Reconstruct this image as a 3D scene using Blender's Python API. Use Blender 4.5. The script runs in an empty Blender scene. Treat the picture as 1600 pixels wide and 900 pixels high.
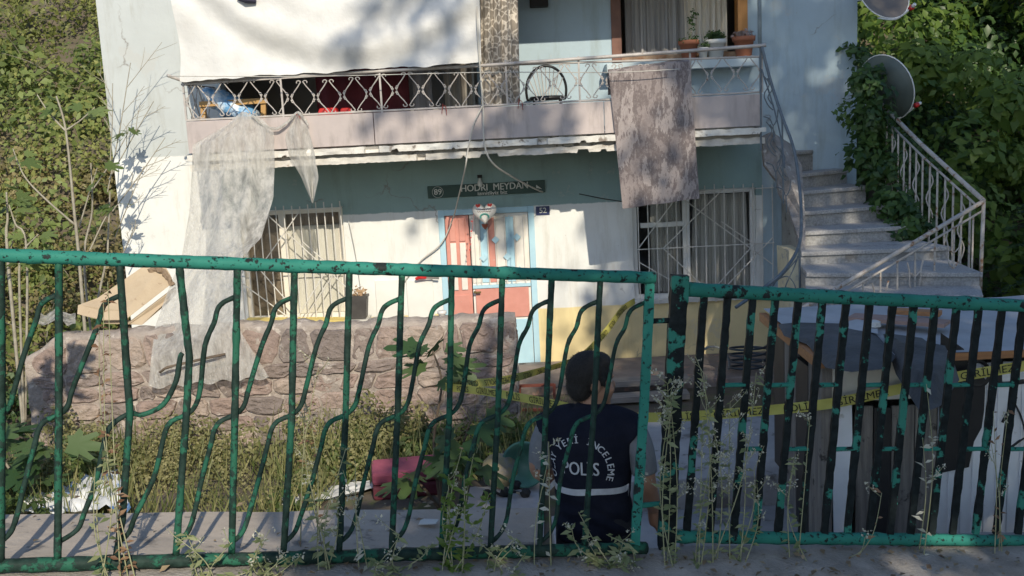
import bpy, math, random
import numpy as np
from mathutils import Vector, Matrix
from mathutils.bvhtree import BVHTree
from mathutils import noise as mnoise

random.seed(7); RNG = np.random.default_rng(7)
scene = bpy.context.scene
COL = scene.collection

# ---------------------------------------------------------------- camera
FPX, PITCH, ROLL = 1600.0, math.radians(9.3), math.radians(2.8)
CAM = Vector((0, 0, 3.17))
FW = Vector((0, math.cos(PITCH), -math.sin(PITCH)))
UP0 = Vector((0, math.sin(PITCH), math.cos(PITCH)))
RT = Vector((1, 0, 0)) * math.cos(ROLL) - UP0 * math.sin(ROLL)
UP = UP0 * math.cos(ROLL) + Vector((1, 0, 0)) * math.sin(ROLL)
cd = bpy.data.cameras.new('camera'); cam = bpy.data.objects.new('camera', cd); COL.objects.link(cam)
cd.sensor_width = 36; cd.lens = 36 * FPX / 1600; cd.clip_end = 1000; cd.clip_start = 0.05
m = Matrix((RT, UP, -FW)).transposed().to_4x4(); m.translation = CAM
cam.matrix_world = m
scene.camera = cam
scene.render.resolution_x = 1024; scene.render.resolution_y = 576

# ---------------------------------------------------------------- sky, sun, exposure
SUN = Vector((0.24, -1.0, 0.64)).normalized()          # towards the sun
w = bpy.data.worlds.new('World'); scene.world = w; w.use_nodes = True
nt = w.node_tree; nt.nodes.clear()
so = nt.nodes.new('ShaderNodeOutputWorld'); bg = nt.nodes.new('ShaderNodeBackground'); sk = nt.nodes.new('ShaderNodeTexSky')
sk.sky_type = 'NISHITA'; sk.sun_disc = False
sk.sun_elevation = math.asin(SUN.z); sk.sun_rotation = math.radians(180 + 13.5)
sk.air_density = 1.0; sk.dust_density = 0.4; sk.ozone_density = 2.5
bg.inputs['Strength'].default_value = 0.14
nt.links.new(sk.outputs[0], bg.inputs[0]); nt.links.new(bg.outputs[0], so.inputs[0])
ld = bpy.data.lights.new('sun', 'SUN'); ld.energy = 3.8; ld.angle = math.radians(0.5); ld.color = (1.0, 0.90, 0.72)
lo = bpy.data.objects.new('sun', ld); COL.objects.link(lo); lo.location = (6, -10, 12)
lo.rotation_euler = SUN.to_track_quat('Z', 'Y').to_euler()
vs = scene.view_settings; vs.view_transform = 'Standard'; vs.look = 'None'; vs.gamma = 1; vs.exposure = 0.2; vs.use_curve_mapping = False

# ---------------------------------------------------------------- helpers: points of the place seen at a depth
def ray(x, y): return FW + RT * ((x - 800) / FPX) + UP * ((450 - y) / FPX)
def P(x, y, Y):
    d = ray(x, y); return CAM + d * (Y / d.y)
def PZ(x, y, Z):
    d = ray(x, y); return CAM + d * ((Z - CAM.z) / d.z)
FA = Vector((-1.80, 3.55, 0)); FB = Vector((2.41, 4.70, 0)); FN = Vector((FA.y - FB.y, FB.x - FA.x, 0)).normalized(); FT = (FB - FA).normalized()
def F(x, y, off=0.0):                                   # a point in the fence's plane (off = towards the house)
    d = ray(x, y); t = (FA + FN * off - CAM).dot(FN) / d.dot(FN); return CAM + d * t

WORLD = {}
def wpos(o): return WORLD[o.name]
def tag(o, label=None, cat=None, group=None, kind=None):
    if label: o['label'] = label
    if cat: o['category'] = cat
    if group: o['group'] = group
    if kind: o['kind'] = kind
    return o
def empty(name, loc, label=None, cat=None, group=None):
    o = bpy.data.objects.new(name, None); COL.objects.link(o); o.location = loc; o.empty_display_size = .1
    WORLD[o.name] = Vector(loc); return tag(o, label, cat, group)
def finish(name, me, mat, parent, loc, smooth=False, bevel=0):
    if smooth:
        me.polygons.foreach_set('use_smooth', [True] * len(me.polygons))
    o = bpy.data.objects.new(name, me); COL.objects.link(o)
    if mat: me.materials.append(mat)
    WORLD[o.name] = Vector(loc)
    if parent: o.parent = parent; o.location = Vector(loc) - WORLD[parent.name]
    else: o.location = loc
    if bevel:
        b = o.modifiers.new('bevel', 'BEVEL'); b.width = bevel; b.segments = 2; b.limit_method = 'ANGLE'
    return o
def dup(o, loc, parent=None):                           # a copy of one object (mesh shared)
    c = o.copy(); COL.objects.link(c); WORLD[c.name] = Vector(loc)
    p = parent or o.parent
    c.parent = p; c.location = Vector(loc) - (WORLD[p.name] if p else Vector()); return c

class MB:
    def __init__(s): s.v = []; s.f = []
    def add(s, vs, fs):
        n = len(s.v); s.v += [Vector(a) for a in vs]; s.f += [tuple(i + n for i in f) for f in fs]; return s
    def box(s, x0, x1, y0, y1, z0, z1):
        return s.add([(x0, y0, z0), (x1, y0, z0), (x1, y1, z0), (x0, y1, z0), (x0, y0, z1), (x1, y0, z1), (x1, y1, z1), (x0, y1, z1)],
                     [(0, 3, 2, 1), (4, 5, 6, 7), (0, 1, 5, 4), (1, 2, 6, 5), (2, 3, 7, 6), (3, 0, 4, 7)])
    def bar(s, a, b, w, h, up=(0, 0, 1)):               # box from a to b: w sideways, h along up
        a = Vector(a); b = Vector(b); t = (b - a).normalized(); u = Vector(up); sd = t.cross(u).normalized(); u = sd.cross(t)
        vs = []
        for p in (a, b):
            for i, j in ((-1, -1), (1, -1), (1, 1), (-1, 1)): vs.append(p + sd * (i * w / 2) + u * (j * h / 2))
        return s.add(vs, [(0, 1, 2, 3), (7, 6, 5, 4), (0, 4, 5, 1), (1, 5, 6, 2), (2, 6, 7, 3), (3, 7, 4, 0)])
    def tube(s, pts, r, n=6, jit=0.0, sq=None):
        pts = [Vector(p) for p in pts]; N = len(pts)
        rr = r if isinstance(r, (list, tuple)) else [r] * N
        t0 = (pts[1] - pts[0]).normalized(); u = t0.orthogonal().normalized() if abs(t0.z) > .9 else t0.cross(Vector((0, 0, 1))).normalized()
        if abs(t0.z) > .9: u = (Vector((1, 0, 0)) - t0 * t0.x).normalized()
        base = len(s.v)
        for i, p in enumerate(pts):
            t = (pts[min(i + 1, N - 1)] - pts[max(i - 1, 0)]).normalized()
            u = (u - t * u.dot(t)).normalized(); v = t.cross(u)
            for k in range(n):
                a = 2 * math.pi * (k + .5) / n; q = rr[i] * (1 + random.uniform(-jit, jit))
                ca, sa = math.cos(a), math.sin(a)
                if sq: ca *= sq[0]; sa *= sq[1]
                s.v.append(p + u * (ca * q) + v * (sa * q))
        for i in range(N - 1):
            for k in range(n):
                a = base + i * n + k; b = base + i * n + (k + 1) % n
                s.f.append((a, b, b + n, a + n))
        s.f.append(tuple(base + k for k in range(n))[::-1]); s.f.append(tuple(base + (N - 1) * n + k for k in range(n)))
        return s
    def poly(s, pts, vec):                              # a polygon given thickness along vec
        pts = [Vector(p) for p in pts]; vec = Vector(vec); n = len(pts)
        fs = [tuple(range(n)), tuple(range(2 * n - 1, n - 1, -1))]
        for i in range(n): fs.append((i, i + n, (i + 1) % n + n, (i + 1) % n))
        return s.add(pts + [p + vec for p in pts], fs)
    def grid(s, rows):
        n = len(rows[0]); vs = [p for r in rows for p in r]; fs = []
        for i in range(len(rows) - 1):
            for j in range(n - 1): a = i * n + j; fs.append((a, a + 1, a + n + 1, a + n))
        return s.add(vs, fs)
    def lathe(s, c, prof, n=16, axis=None):
        c = Vector(c); R = Vector(axis).to_track_quat('Z', 'Y').to_matrix() if axis is not None else Matrix.Identity(3)
        vs = []; fs = []
        for r, z in prof:
            for k in range(n):
                a = 2 * math.pi * k / n; vs.append(c + R @ Vector((r * math.cos(a), r * math.sin(a), z)))
        for i in range(len(prof) - 1):
            for k in range(n): a = i * n + k; b = i * n + (k + 1) % n; fs.append((a, b, b + n, a + n))
        fs.append(tuple(range(n))[::-1]); fs.append(tuple((len(prof) - 1) * n + k for k in range(n)))
        return s.add(vs, fs)
    def loft(s, rings):
        n = len(rings[0]); base = len(s.v)
        for r in rings: s.v += [Vector(p) for p in r]
        for i in range(len(rings) - 1):
            for k in range(n): a = base + i * n + k; b = base + i * n + (k + 1) % n; s.f.append((a, b, b + n, a + n))
        s.f.append(tuple(base + k for k in range(n))[::-1]); s.f.append(tuple(base + (len(rings) - 1) * n + k for k in range(n)))
        return s
    def build(s, name, mat, parent=None, smooth=False, bevel=0, origin=None):
        xs = [p.x for p in s.v]; ys = [p.y for p in s.v]; zs = [p.z for p in s.v]
        o = Vector(origin) if origin is not None else Vector(((min(xs) + max(xs)) / 2, (min(ys) + max(ys)) / 2, min(zs)))
        me = bpy.data.meshes.new(name); me.from_pydata([tuple(p - o) for p in s.v], [], s.f); me.update()
        return finish(name, me, mat, parent, o, smooth, bevel)
def mesh_remesh(mb, voxel, smooth=3):                   # fuse a set of closed shapes into one continuous skin
    me = bpy.data.meshes.new('tmp'); me.from_pydata([tuple(p) for p in mb.v], [], mb.f); me.update()
    o = bpy.data.objects.new('tmp', me); COL.objects.link(o)
    r = o.modifiers.new('r', 'REMESH'); r.mode = 'VOXEL'; r.voxel_size = voxel
    if smooth:
        k = o.modifiers.new('s', 'SMOOTH'); k.iterations = smooth; k.factor = .5
    dg = bpy.context.evaluated_depsgraph_get(); out = bpy.data.meshes.new_from_object(o.evaluated_get(dg))
    bpy.data.objects.remove(o); bpy.data.meshes.remove(me); return out
def mesh_part(name, me, mat, parent, origin):
    o = Vector(origin); me.transform(Matrix.Translation(-o)); me.name = name; me.materials.clear()
    return finish(name, me, mat, parent, o, True)

# ---------------------------------------------------------------- materials (all procedural, in world position)
MATS = {}
def _base(name):
    mt = bpy.data.materials.new(name); mt.use_nodes = True; n = mt.node_tree; n.nodes.clear()
    out = n.nodes.new('ShaderNodeOutputMaterial'); b = n.nodes.new('ShaderNodeBsdfPrincipled'); n.links.new(b.outputs[0], out.inputs[0])
    geo = n.nodes.new('ShaderNodeNewGeometry'); return mt, n, out, b, geo.outputs['Position']
def _noise(n, pos, scale, detail=6, rough=.6, stretch=None, dist=0):
    if stretch:
        mp = n.nodes.new('ShaderNodeMapping'); mp.inputs['Scale'].default_value = stretch; n.links.new(pos, mp.inputs[0]); pos = mp.outputs[0]
    t = n.nodes.new('ShaderNodeTexNoise'); t.inputs['Scale'].default_value = scale; t.inputs['Detail'].default_value = detail
    t.inputs['Roughness'].default_value = rough; t.inputs['Distortion'].default_value = dist; n.links.new(pos, t.inputs['Vector']); return t.outputs[0]
def _ramp(n, fac, stops):
    r = n.nodes.new('ShaderNodeValToRGB'); e = r.color_ramp.elements
    while len(e) < len(stops): e.new(.5)
    for i, (p, c) in enumerate(stops): e[i].position = p; e[i].color = (*c, 1)
    n.links.new(fac, r.inputs[0]); return r.outputs[0]
def _mix(n, fac, a, b, blend='MIX'):
    x = n.nodes.new('ShaderNodeMix'); x.data_type = 'RGBA'; x.blend_type = blend
    for sock, v in ((x.inputs[0], fac), (x.inputs[6], a), (x.inputs[7], b)):
        if isinstance(v, (int, float)): sock.default_value = v
        elif isinstance(v, (tuple, list)): sock.default_value = (*v, 1)
        else: n.links.new(v, sock)
    return x.outputs[2]
def _bump(n, b, h, strength, dist=.02):
    bp = n.nodes.new('ShaderNodeBump'); bp.inputs['Strength'].default_value = strength; bp.inputs['Distance'].default_value = dist
    n.links.new(h, bp.inputs['Height']); n.links.new(bp.outputs[0], b.inputs['Normal'])
def M(name, c, c2=None, scale=4, lo=.35, hi=.65, rough=.75, bump=0, bscale=40, bdist=.01, metal=0, stretch=None, c3=None, s3=9, lo3=.58, hi3=.64, st3=None, detail=6):
    if name in MATS: return MATS[name]
    mt, n, out, b, pos = _base(name)
    b.inputs['Roughness'].default_value = rough; b.inputs['Metallic'].default_value = metal
    if c2 is None: c2 = tuple(x * .8 for x in c)
    col = _ramp(n, _noise(n, pos, scale, detail, stretch=stretch), [(lo, c), (hi, c2)])
    if c3 is not None:
        f = _ramp(n, _noise(n, pos, s3, 8, .65, stretch=st3), [(lo3, (0, 0, 0)), (hi3, (1, 1, 1))]); col = _mix(n, f, col, c3)
    n.links.new(col, b.inputs['Base Color'])
    if bump: _bump(n, b, _noise(n, pos, bscale, 5, stretch=stretch), bump, bdist)
    MATS[name] = mt; return mt
def leaf_mat(name, c, c2, trans=.35, rough=.5):
    if name in MATS: return MATS[name]
    mt, n, out, b, pos = _base(name)
    at = n.nodes.new('ShaderNodeAttribute'); at.attribute_name = 'tint'
    col = _ramp(n, at.outputs['Fac'], [(0, c), (1, c2)])
    n.links.new(col, b.inputs['Base Color']); b.inputs['Roughness'].default_value = rough; b.inputs['Specular IOR Level'].default_value = .35
    tr = n.nodes.new('ShaderNodeBsdfTranslucent'); n.links.new(_mix(n, .5, col, tuple(min(1, x * 1.6) for x in c2)), tr.inputs[0])
    mx = n.nodes.new('ShaderNodeMixShader'); mx.inputs[0].default_value = trans
    n.links.new(b.outputs[0], mx.inputs[1]); n.links.new(tr.outputs[0], mx.inputs[2]); n.links.new(mx.outputs[0], out.inputs[0])
    MATS[name] = mt; return mt
def peel_mat(name, paint, paint2, under, lo, hi, scale=9):
    if name in MATS: return MATS[name]
    mt, n, out, b, pos = _base(name)
    pc = _ramp(n, _noise(n, pos, 6), [(.35, paint), (.65, paint2)])
    uc = _ramp(n, _noise(n, pos, 30), [(.3, under), (.7, tuple(min(1, x * 2.2 + .006) for x in under))])
    f = _ramp(n, _noise(n, pos, scale, 9, .6), [(lo, (0, 0, 0)), (hi, (1, 1, 1))])
    f2 = _ramp(n, _noise(n, pos, scale * 5, 6, .6), [(.58, (0, 0, 0)), (.62, (1, 1, 1))])
    fm = _mix(n, 1.0, f, f2, 'LIGHTEN')
    n.links.new(_mix(n, fm, pc, uc), b.inputs['Base Color'])
    b.inputs['Roughness'].default_value = .6; b.inputs['Specular IOR Level'].default_value = .12
    inv = n.nodes.new('ShaderNodeInvert'); n.links.new(fm, inv.inputs[1]); _bump(n, b, inv.outputs[0], .5, .004)
    MATS[name] = mt; return mt
def facade_mat(name, low, up, zsplit, dado=None, zdado=.8, band=None):
    mt, n, out, b, pos = _base(name)
    sx = n.nodes.new('ShaderNodeSeparateXYZ'); n.links.new(pos, sx.inputs[0])
    def step(z, soft, wob):
        a = n.nodes.new('ShaderNodeMath'); a.operation = 'MULTIPLY_ADD'
        n.links.new(_noise(n, pos, 5, 4), a.inputs[0]); a.inputs[1].default_value = wob; n.links.new(sx.outputs[2], a.inputs[2])
        mr = n.nodes.new('ShaderNodeMapRange'); mr.inputs[1].default_value = z - soft + wob / 2; mr.inputs[2].default_value = z + soft + wob / 2
        n.links.new(a.outputs[0], mr.inputs[0]); return mr.outputs[0]
    def var(c, k=.9): return _ramp(n, _noise(n, pos, 2.2, 7), [(.3, c), (.72, tuple(x * k for x in c))])
    col = _mix(n, step(zsplit, .01, .06), var(low), var(up))
    def rng(sock, a, b_):                                  # 1 between a and b
        x1 = n.nodes.new('ShaderNodeMath'); x1.operation = 'GREATER_THAN'; n.links.new(sock, x1.inputs[0]); x1.inputs[1].default_value = a
        x2 = n.nodes.new('ShaderNodeMath'); x2.operation = 'LESS_THAN'; n.links.new(sock, x2.inputs[0]); x2.inputs[1].default_value = b_
        x3 = n.nodes.new('ShaderNodeMath'); x3.operation = 'MULTIPLY'; n.links.new(x1.outputs[0], x3.inputs[0]); n.links.new(x2.outputs[0], x3.inputs[1]); return x3.outputs[0]
    if band:                                               # the painted strip under the balcony, and the stair end in the upper paint
        blue = (.42, .53, .60); col = _mix(n, rng(sx.outputs[0], 3.18, 99), col, var(blue))
        b0 = n.nodes.new('ShaderNodeMath'); b0.operation = 'MULTIPLY'; n.links.new(rng(sx.outputs[0], -3.5, 99), b0.inputs[0]); n.links.new(rng(sx.outputs[2], 2.93, 99), b0.inputs[1]); col = _mix(n, b0.outputs[0], col, var(blue))
        bm = n.nodes.new('ShaderNodeMath'); bm.operation = 'MULTIPLY'; n.links.new(rng(sx.outputs[0], -3.55, 3.18), bm.inputs[0]); n.links.new(step(2.10, .006, .05), bm.inputs[1])
        b2 = n.nodes.new('ShaderNodeMath'); b2.operation = 'MULTIPLY'; n.links.new(bm.outputs[0], b2.inputs[0]); n.links.new(rng(sx.outputs[2], 0, 2.93), b2.inputs[1])
        col = _mix(n, b2.outputs[0], col, var(band, .85))
    if dado: col = _mix(n, step(zdado, .006, .02), var(dado, .86), col)
    st = _ramp(n, _noise(n, pos, 1.6, 8, .7, (3.5, 3.5, .5)), [(.52, (1, 1, 1)), (.70, (.80, .77, .72)), (.82, (.6, .55, .49))])
    col = _mix(n, .8, col, st, 'MULTIPLY')
    vz = n.nodes.new('ShaderNodeTexVoronoi'); vz.feature = 'DISTANCE_TO_EDGE'; vz.inputs['Scale'].default_value = .75     # hairline cracks
    wn = n.nodes.new('ShaderNodeTexNoise'); wn.inputs['Scale'].default_value = 3.2; wn.inputs['Detail'].default_value = 8; n.links.new(pos, wn.inputs['Vector']); n.links.new(_mix(n, .32, pos, wn.outputs[1]), vz.inputs['Vector'])
    ck = _mix(n, 1.0, _ramp(n, vz.outputs[0], [(.0015, (1, 1, 1)), (.0045, (0, 0, 0))]), _ramp(n, _noise(n, pos, .9, 3), [(.53, (0, 0, 0)), (.58, (.8, .8, .8))]), 'MULTIPLY'); col = _mix(n, ck, col, (.22, .2, .18))
    pt = _ramp(n, _noise(n, pos, 1.1, 9, .72), [(.60, (0, 0, 0)), (.615, (1, 1, 1))]); col = _mix(n, pt, col, _mix(n, .75, (.52, .50, .46), col))
    sp = _ramp(n, _noise(n, pos, 26, 3), [(.74, (0, 0, 0)), (.77, (1, 1, 1))]); col = _mix(n, sp, col, (.35, .33, .3))
    n.links.new(col, b.inputs['Base Color']); b.inputs['Roughness'].default_value = .85
    _bump(n, b, _noise(n, pos, 9, 8, .6), .25, .02); MATS[name] = mt; return mt
def plastic_mat():
    mt, n, out, b, pos = _base('clear_plastic_sheet')
    b.inputs['Base Color'].default_value = (.78, .76, .72, 1); b.inputs['Roughness'].default_value = .13
    tl = n.nodes.new('ShaderNodeBsdfTranslucent'); tl.inputs[0].default_value = (.75, .73, .68, 1)
    tp = n.nodes.new('ShaderNodeBsdfTransparent'); tp.inputs[0].default_value = (.95, .95, .94, 1)
    a = n.nodes.new('ShaderNodeMixShader'); a.inputs[0].default_value = .35; n.links.new(b.outputs[0], a.inputs[1]); n.links.new(tl.outputs[0], a.inputs[2])
    f = _ramp(n, _noise(n, pos, 3.2, 9, .7, (3.2, 3.2, .7)), [(.34, (.36, .36, .36)), (.62, (.92, .92, .92))])
    c = n.nodes.new('ShaderNodeMixShader'); n.links.new(f, c.inputs[0]); n.links.new(tp.outputs[0], c.inputs[1]); n.links.new(a.outputs[0], c.inputs[2])
    n.links.new(c.outputs[0], out.inputs[0]); _bump(n, b, _noise(n, pos, 13, 8, .65, (1.6, 1.6, .6)), 1.0, .05)
    MATS['plastic'] = mt; return mt
def glass_mat():
    mt, n, out, b, pos = _base('window_glass')
    b.inputs['Base Color'].default_value = (.55, .6, .6, 1); b.inputs['Roughness'].default_value = .06
    tp = n.nodes.new('ShaderNodeBsdfTransparent'); tp.inputs[0].default_value = (.96, .97, .97, 1)
    fr = n.nodes.new('ShaderNodeFresnel'); fr.inputs[0].default_value = 1.5
    gl = n.nodes.new('ShaderNodeBsdfGlossy'); gl.inputs['Roughness'].default_value = .05
    c = n.nodes.new('ShaderNodeMixShader'); n.links.new(fr.outputs[0], c.inputs[0]); n.links.new(tp.outputs[0], c.inputs[1]); n.links.new(gl.outputs[0], c.inputs[2])
    n.links.new(c.outputs[0], out.inputs[0]); return mt
GLASS = glass_mat(); PLASTIC = plastic_mat()
W_LOW = facade_mat('facade_plaster', (.78, .785, .765), (.52, .555, .56), 2.93, (.82, .68, .37), .79, (.29, .41, .40))
WHITE_METAL = M('white_painted_metal', (.72, .70, .66), (.6, .57, .52), 8, rough=.45, c3=(.30, .17, .09), s3=22, lo3=.66, hi3=.72)
CONC = M('weathered_concrete', (.42, .40, .37), (.28, .265, .25), 2.5, rough=.9, bump=.5, bscale=22, c3=(.16, .15, .14), s3=7)
PLASTER_EDGE = M('crumbling_plaster', (.66, .63, .58), (.5, .47, .43), 6, rough=.9, bump=.6, bscale=30, c3=(.3, .22, .15), s3=5, lo3=.6, hi3=.66)
DARK = M('dark_void', (.03, .03, .03), (.02, .02, .02))

# ---------------------------------------------------------------- foliage
OVAL_V = np.array([(0, 0, 0), (-.30, .45, .07), (.30, .45, .07), (0, .52, 0), (0, 1, -.12)], float)
OVAL_F = np.array([(0, 2, 3), (0, 3, 1), (3, 2, 4), (3, 4, 1)])
def _lobed():
    prof = [(0, 0), (.26, -.06), (.30, .10), (.52, .22), (.40, .36), (.28, .36), (.46, .72), (.36, .82), (.17, .56), (.13, .96), (0, 1.08)]
    v = [(0, .22, 0)] + [(x, y, .05 * abs(x) - .12 * max(0, y - .4)) for x, y in prof] + [(-x, y, .05 * abs(x) - .12 * max(0, y - .4)) for x, y in prof[-2:0:-1]]
    n = len(v) - 1
    return np.array(v, float), np.array([(0, 1 + i, 1 + (i + 1) % n) for i in range(n)])
LOBE_V, LOBE_F = _lobed()
NEED_V = np.array([(-.06, 0, 0), (.06, 0, 0), (0, 1, -.1)], float); NEED_F = np.array([(0, 1, 2)])
def leaf_mesh(name, pos, dirs, nrm, size, tv=OVAL_V, tf=OVAL_F, tint=None, origin=(0, 0, 0)):
    pos = np.asarray(pos, float); N = len(pos); d = np.asarray(dirs, float); n = np.asarray(nrm, float)
    d /= np.linalg.norm(d, axis=1, keepdims=True) + 1e-9
    x = np.cross(d, n); x /= np.linalg.norm(x, axis=1, keepdims=True) + 1e-9; z = np.cross(x, d)
    s = np.asarray(size, float).reshape(N, 1, 1)
    V = pos[:, None, :] + s * (tv[None, :, 0:1] * x[:, None, :] + tv[None, :, 1:2] * d[:, None, :] + tv[None, :, 2:3] * z[:, None, :])
    V = V.reshape(-1, 3) - np.asarray(origin); k = len(tv); t = len(tf)
    Fc = (tf[None] + (np.arange(N) * k)[:, None, None]).reshape(-1)
    me = bpy.data.meshes.new(name); me.vertices.add(len(V)); me.vertices.foreach_set('co', V.astype(np.float32).ravel())
    me.loops.add(len(Fc)); me.loops.foreach_set('vertex_index', Fc.astype(np.int32))
    me.polygons.add(N * t); me.polygons.foreach_set('loop_start', np.arange(N * t, dtype=np.int32) * 3); me.polygons.foreach_set('loop_total', np.full(N * t, 3, np.int32))
    me.update(calc_edges=True)
    if tint is None: tint = RNG.random(N)
    a = me.attributes.new('tint', 'FLOAT', 'FACE'); a.data.foreach_set('value', np.repeat(np.clip(tint, 0, 1), t).astype(np.float32))
    return me
def rdirs(N): v = RNG.normal(size=(N, 3)); return v / np.linalg.norm(v, axis=1, keepdims=True)
def blob_leaves(centres, radii, per, size, up=.5, shell=.35):
    """leaves spread through overlapping clumps; returns pos, dir, normal, size, tint"""
    Pn, Dn, Nn, Sn, Tn = [], [], [], [], []
    for c, r in zip(centres, radii):
        k = int(per * random.uniform(.45, 1.4)); sz_ = random.uniform(.7, 1.45); u = rdirs(k); rad = r * (1 - shell * RNG.random(k) ** 1.5) * (1 + .25 * np.sin(u[:, 0] * 5 + c[0] * 3) * np.cos(u[:, 2] * 4 + c[1]))
        p = np.array(c) + u * rad[:, None] * np.array([1, 1, .85]); nn = u + rdirs(k) * .55; nn[:, 2] += up * .6; nn += np.array(SUN)[None] * .7
        dd = rdirs(k); dd[:, 2] -= .3; dd -= (dd * nn).sum(1, keepdims=True) / ((nn ** 2).sum(1, keepdims=True)) * nn * .8
        Pn.append(p); Dn.append(dd); Nn.append(nn); Sn.append(size * sz_ * RNG.uniform(.6, 1.35, k)); Tn.append(np.clip(RNG.normal(random.uniform(.05, .9), .2, k), 0, 1))
    return np.vstack(Pn), np.vstack(Dn), np.vstack(Nn), np.concatenate(Sn), np.concatenate(Tn)
def leaves_obj(name, data, mat, parent=None, tv=OVAL_V, tf=OVAL_F, origin=None):
    pos, d, n, s, t = data; o = Vector(origin) if origin is not None else Vector(pos.mean(0))
    return finish(name, leaf_mesh(name, pos, d, n, s, tv, tf, t, tuple(o)), mat, parent, o)
GREEN = leaf_mat('hedge_leaves', (.115, .14, .035), (.33, .34, .11))
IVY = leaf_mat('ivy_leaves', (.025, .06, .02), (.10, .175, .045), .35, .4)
FIGL = leaf_mat('sun_toned_fig_leaves', (.09, .14, .045), (.20, .26, .09), .4, .5)  # lighter copy of the fig green, sunlight put into the leaf colour
OLIVE = leaf_mat('dry_weed_leaves', (.15, .13, .055), (.32, .27, .13), .3)
WEED = leaf_mat('weed_leaves', (.13, .17, .07), (.32, .34, .18), .35)
FIG = leaf_mat('shade_toned_fig_leaves', (.035, .08, .03), (.10, .155, .055), .25, .5)  # darker, greyer fig green, shade put into the leaf colour
SEED = leaf_mat('seed_heads', (.40, .39, .30), (.62, .60, .50), .3)
TWIG = M('pale_twig_bark', (.40, .37, .30), (.28, .25, .20), 12, rough=.85)
BARK = M('brown_bark', (.16, .12, .085), (.10, .075, .055), 10, rough=.9)

# ---------------------------------------------------------------- lettering
def text_geo(body, size, depth=.0015, align='CENTER'):
    c = bpy.data.curves.new('t', 'FONT'); c.body = body; c.size = size; c.extrude = depth; c.align_x = align; c.align_y = 'CENTER'; c.resolution_u = 3
    o = bpy.data.objects.new('t', c); me = bpy.data.meshes.new_from_object(o)
    v = [p.co.copy() for p in me.vertices]; f = [tuple(p.vertices) for p in me.polygons]
    bpy.data.objects.remove(o); bpy.data.curves.remove(c); bpy.data.meshes.remove(me); return v, f
def put_text(name, body, size, at, mat, parent, right=(1, 0, 0), up=(0, 0, 1), depth=.0015, xs=1.0, bold=0):
    v, f = text_geo(body, size, depth); r = Vector(right); u = Vector(up); n = r.cross(u)
    mb = MB().add([Vector(at) + r * (p.x * xs) + u * p.y + n * p.z for p in v], f)
    if bold: mb.add([Vector(at) + r * (p.x * xs + bold) + u * (p.y + bold * .4) + n * (p.z + .0006) for p in v], f)
    o = mb.build(name, mat, parent); o['kind'] = 'stuff'; return o

# ================================================================ the setting
def sm(a, b, x): t = min(1, max(0, (x - a) / (b - a))); return t * t * (3 - 2 * t)
def gz(x, y):
    k = sm(4.88, 5.3, abs(x)); out = max(0, y - 12.4) * .85; inn = max(0, y - 20.5) * .85
    h = out * k + inn * (1 - k); h = min(h, 16)
    return h + .05 * mnoise.noise((x * .8, y * .8, 0)) * min(1, .25 + h) + .02 * mnoise.noise((x * 4, y * 4, 0))
gx = np.concatenate([np.linspace(-150, -20, 14), np.linspace(-18, -5.5, 26), np.linspace(-5.3, -4.8, 6), np.linspace(-4.5, 4.5, 37), np.linspace(4.8, 5.3, 6), np.linspace(5.5, 18, 26), np.linspace(20, 150, 14)])
gy = np.concatenate([np.linspace(-150, 3, 8), np.linspace(5, 24, 77), np.linspace(26, 150, 14)])
SOIL = M('dry_soil', (.15, .122, .09), (.09, .073, .053), 3, rough=.95, bump=.6, bscale=18, c3=(.10, .11, .045), s3=4, lo3=.5, hi3=.62)
tag(MB().grid([[(x, y, gz(x, y)) for x in gx] for y in gy]).build('ground', SOIL, smooth=True, origin=(0, 0, 0)), kind='structure')
def rz(x): return 1.335 - 2.2 * math.tanh(.0655 * x)       # the street falls to the right
ASPH = M('gritty_street_concrete', (.36, .33, .30), (.22, .20, .18), 6, rough=.95, bump=.9, bscale=60, c3=(.30, .28, .24), s3=55, lo3=.6, hi3=.66)
def fline(x): return FA.y + (x - FA.x) * (FB.y - FA.y) / (FB.x - FA.x)
xs_ = list(np.linspace(-60, -8, 14)) + list(np.linspace(-7, 7, 57)) + list(np.linspace(8, 60, 14))
rows = []
for t in [0, .3, .6, .8, .9, .95, .975, 1]:
    row = []
    for x in xs_:
        yf = fline(max(-7, min(7, x))); y = -60 + (yf + .02 + 60) * t
        row.append((x, y, rz(x) - .02 + (.012 * mnoise.noise((x * 5, y * 5, 3)))))
    rows.append(row)
tag(MB().grid(rows).build('road', ASPH, smooth=True, origin=(0, 0, 0)), kind='structure')

# concrete kerb strip the fence stands on (near side, rough)
r2 = [[], [], [], []]
for x in np.linspace(-7, 7, 113):
    y = fline(x); z = rz(x); q = lambda a: .014 * mnoise.noise((x * 7, a * 9, 1))
    r2[0].append((x, y - .40 + q(1) * 3, z - .06)); r2[1].append((x, y - .36 + q(2) * 2, z + .01 + q(3))); r2[2].append((x, y, z + .025 + q(4))); r2[3].append((x, y + .09, z + .02 + q(5)))
tag(MB().grid(r2).build('kerb', ASPH, smooth=True, origin=(0, 0, 0)), kind='structure')

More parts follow.
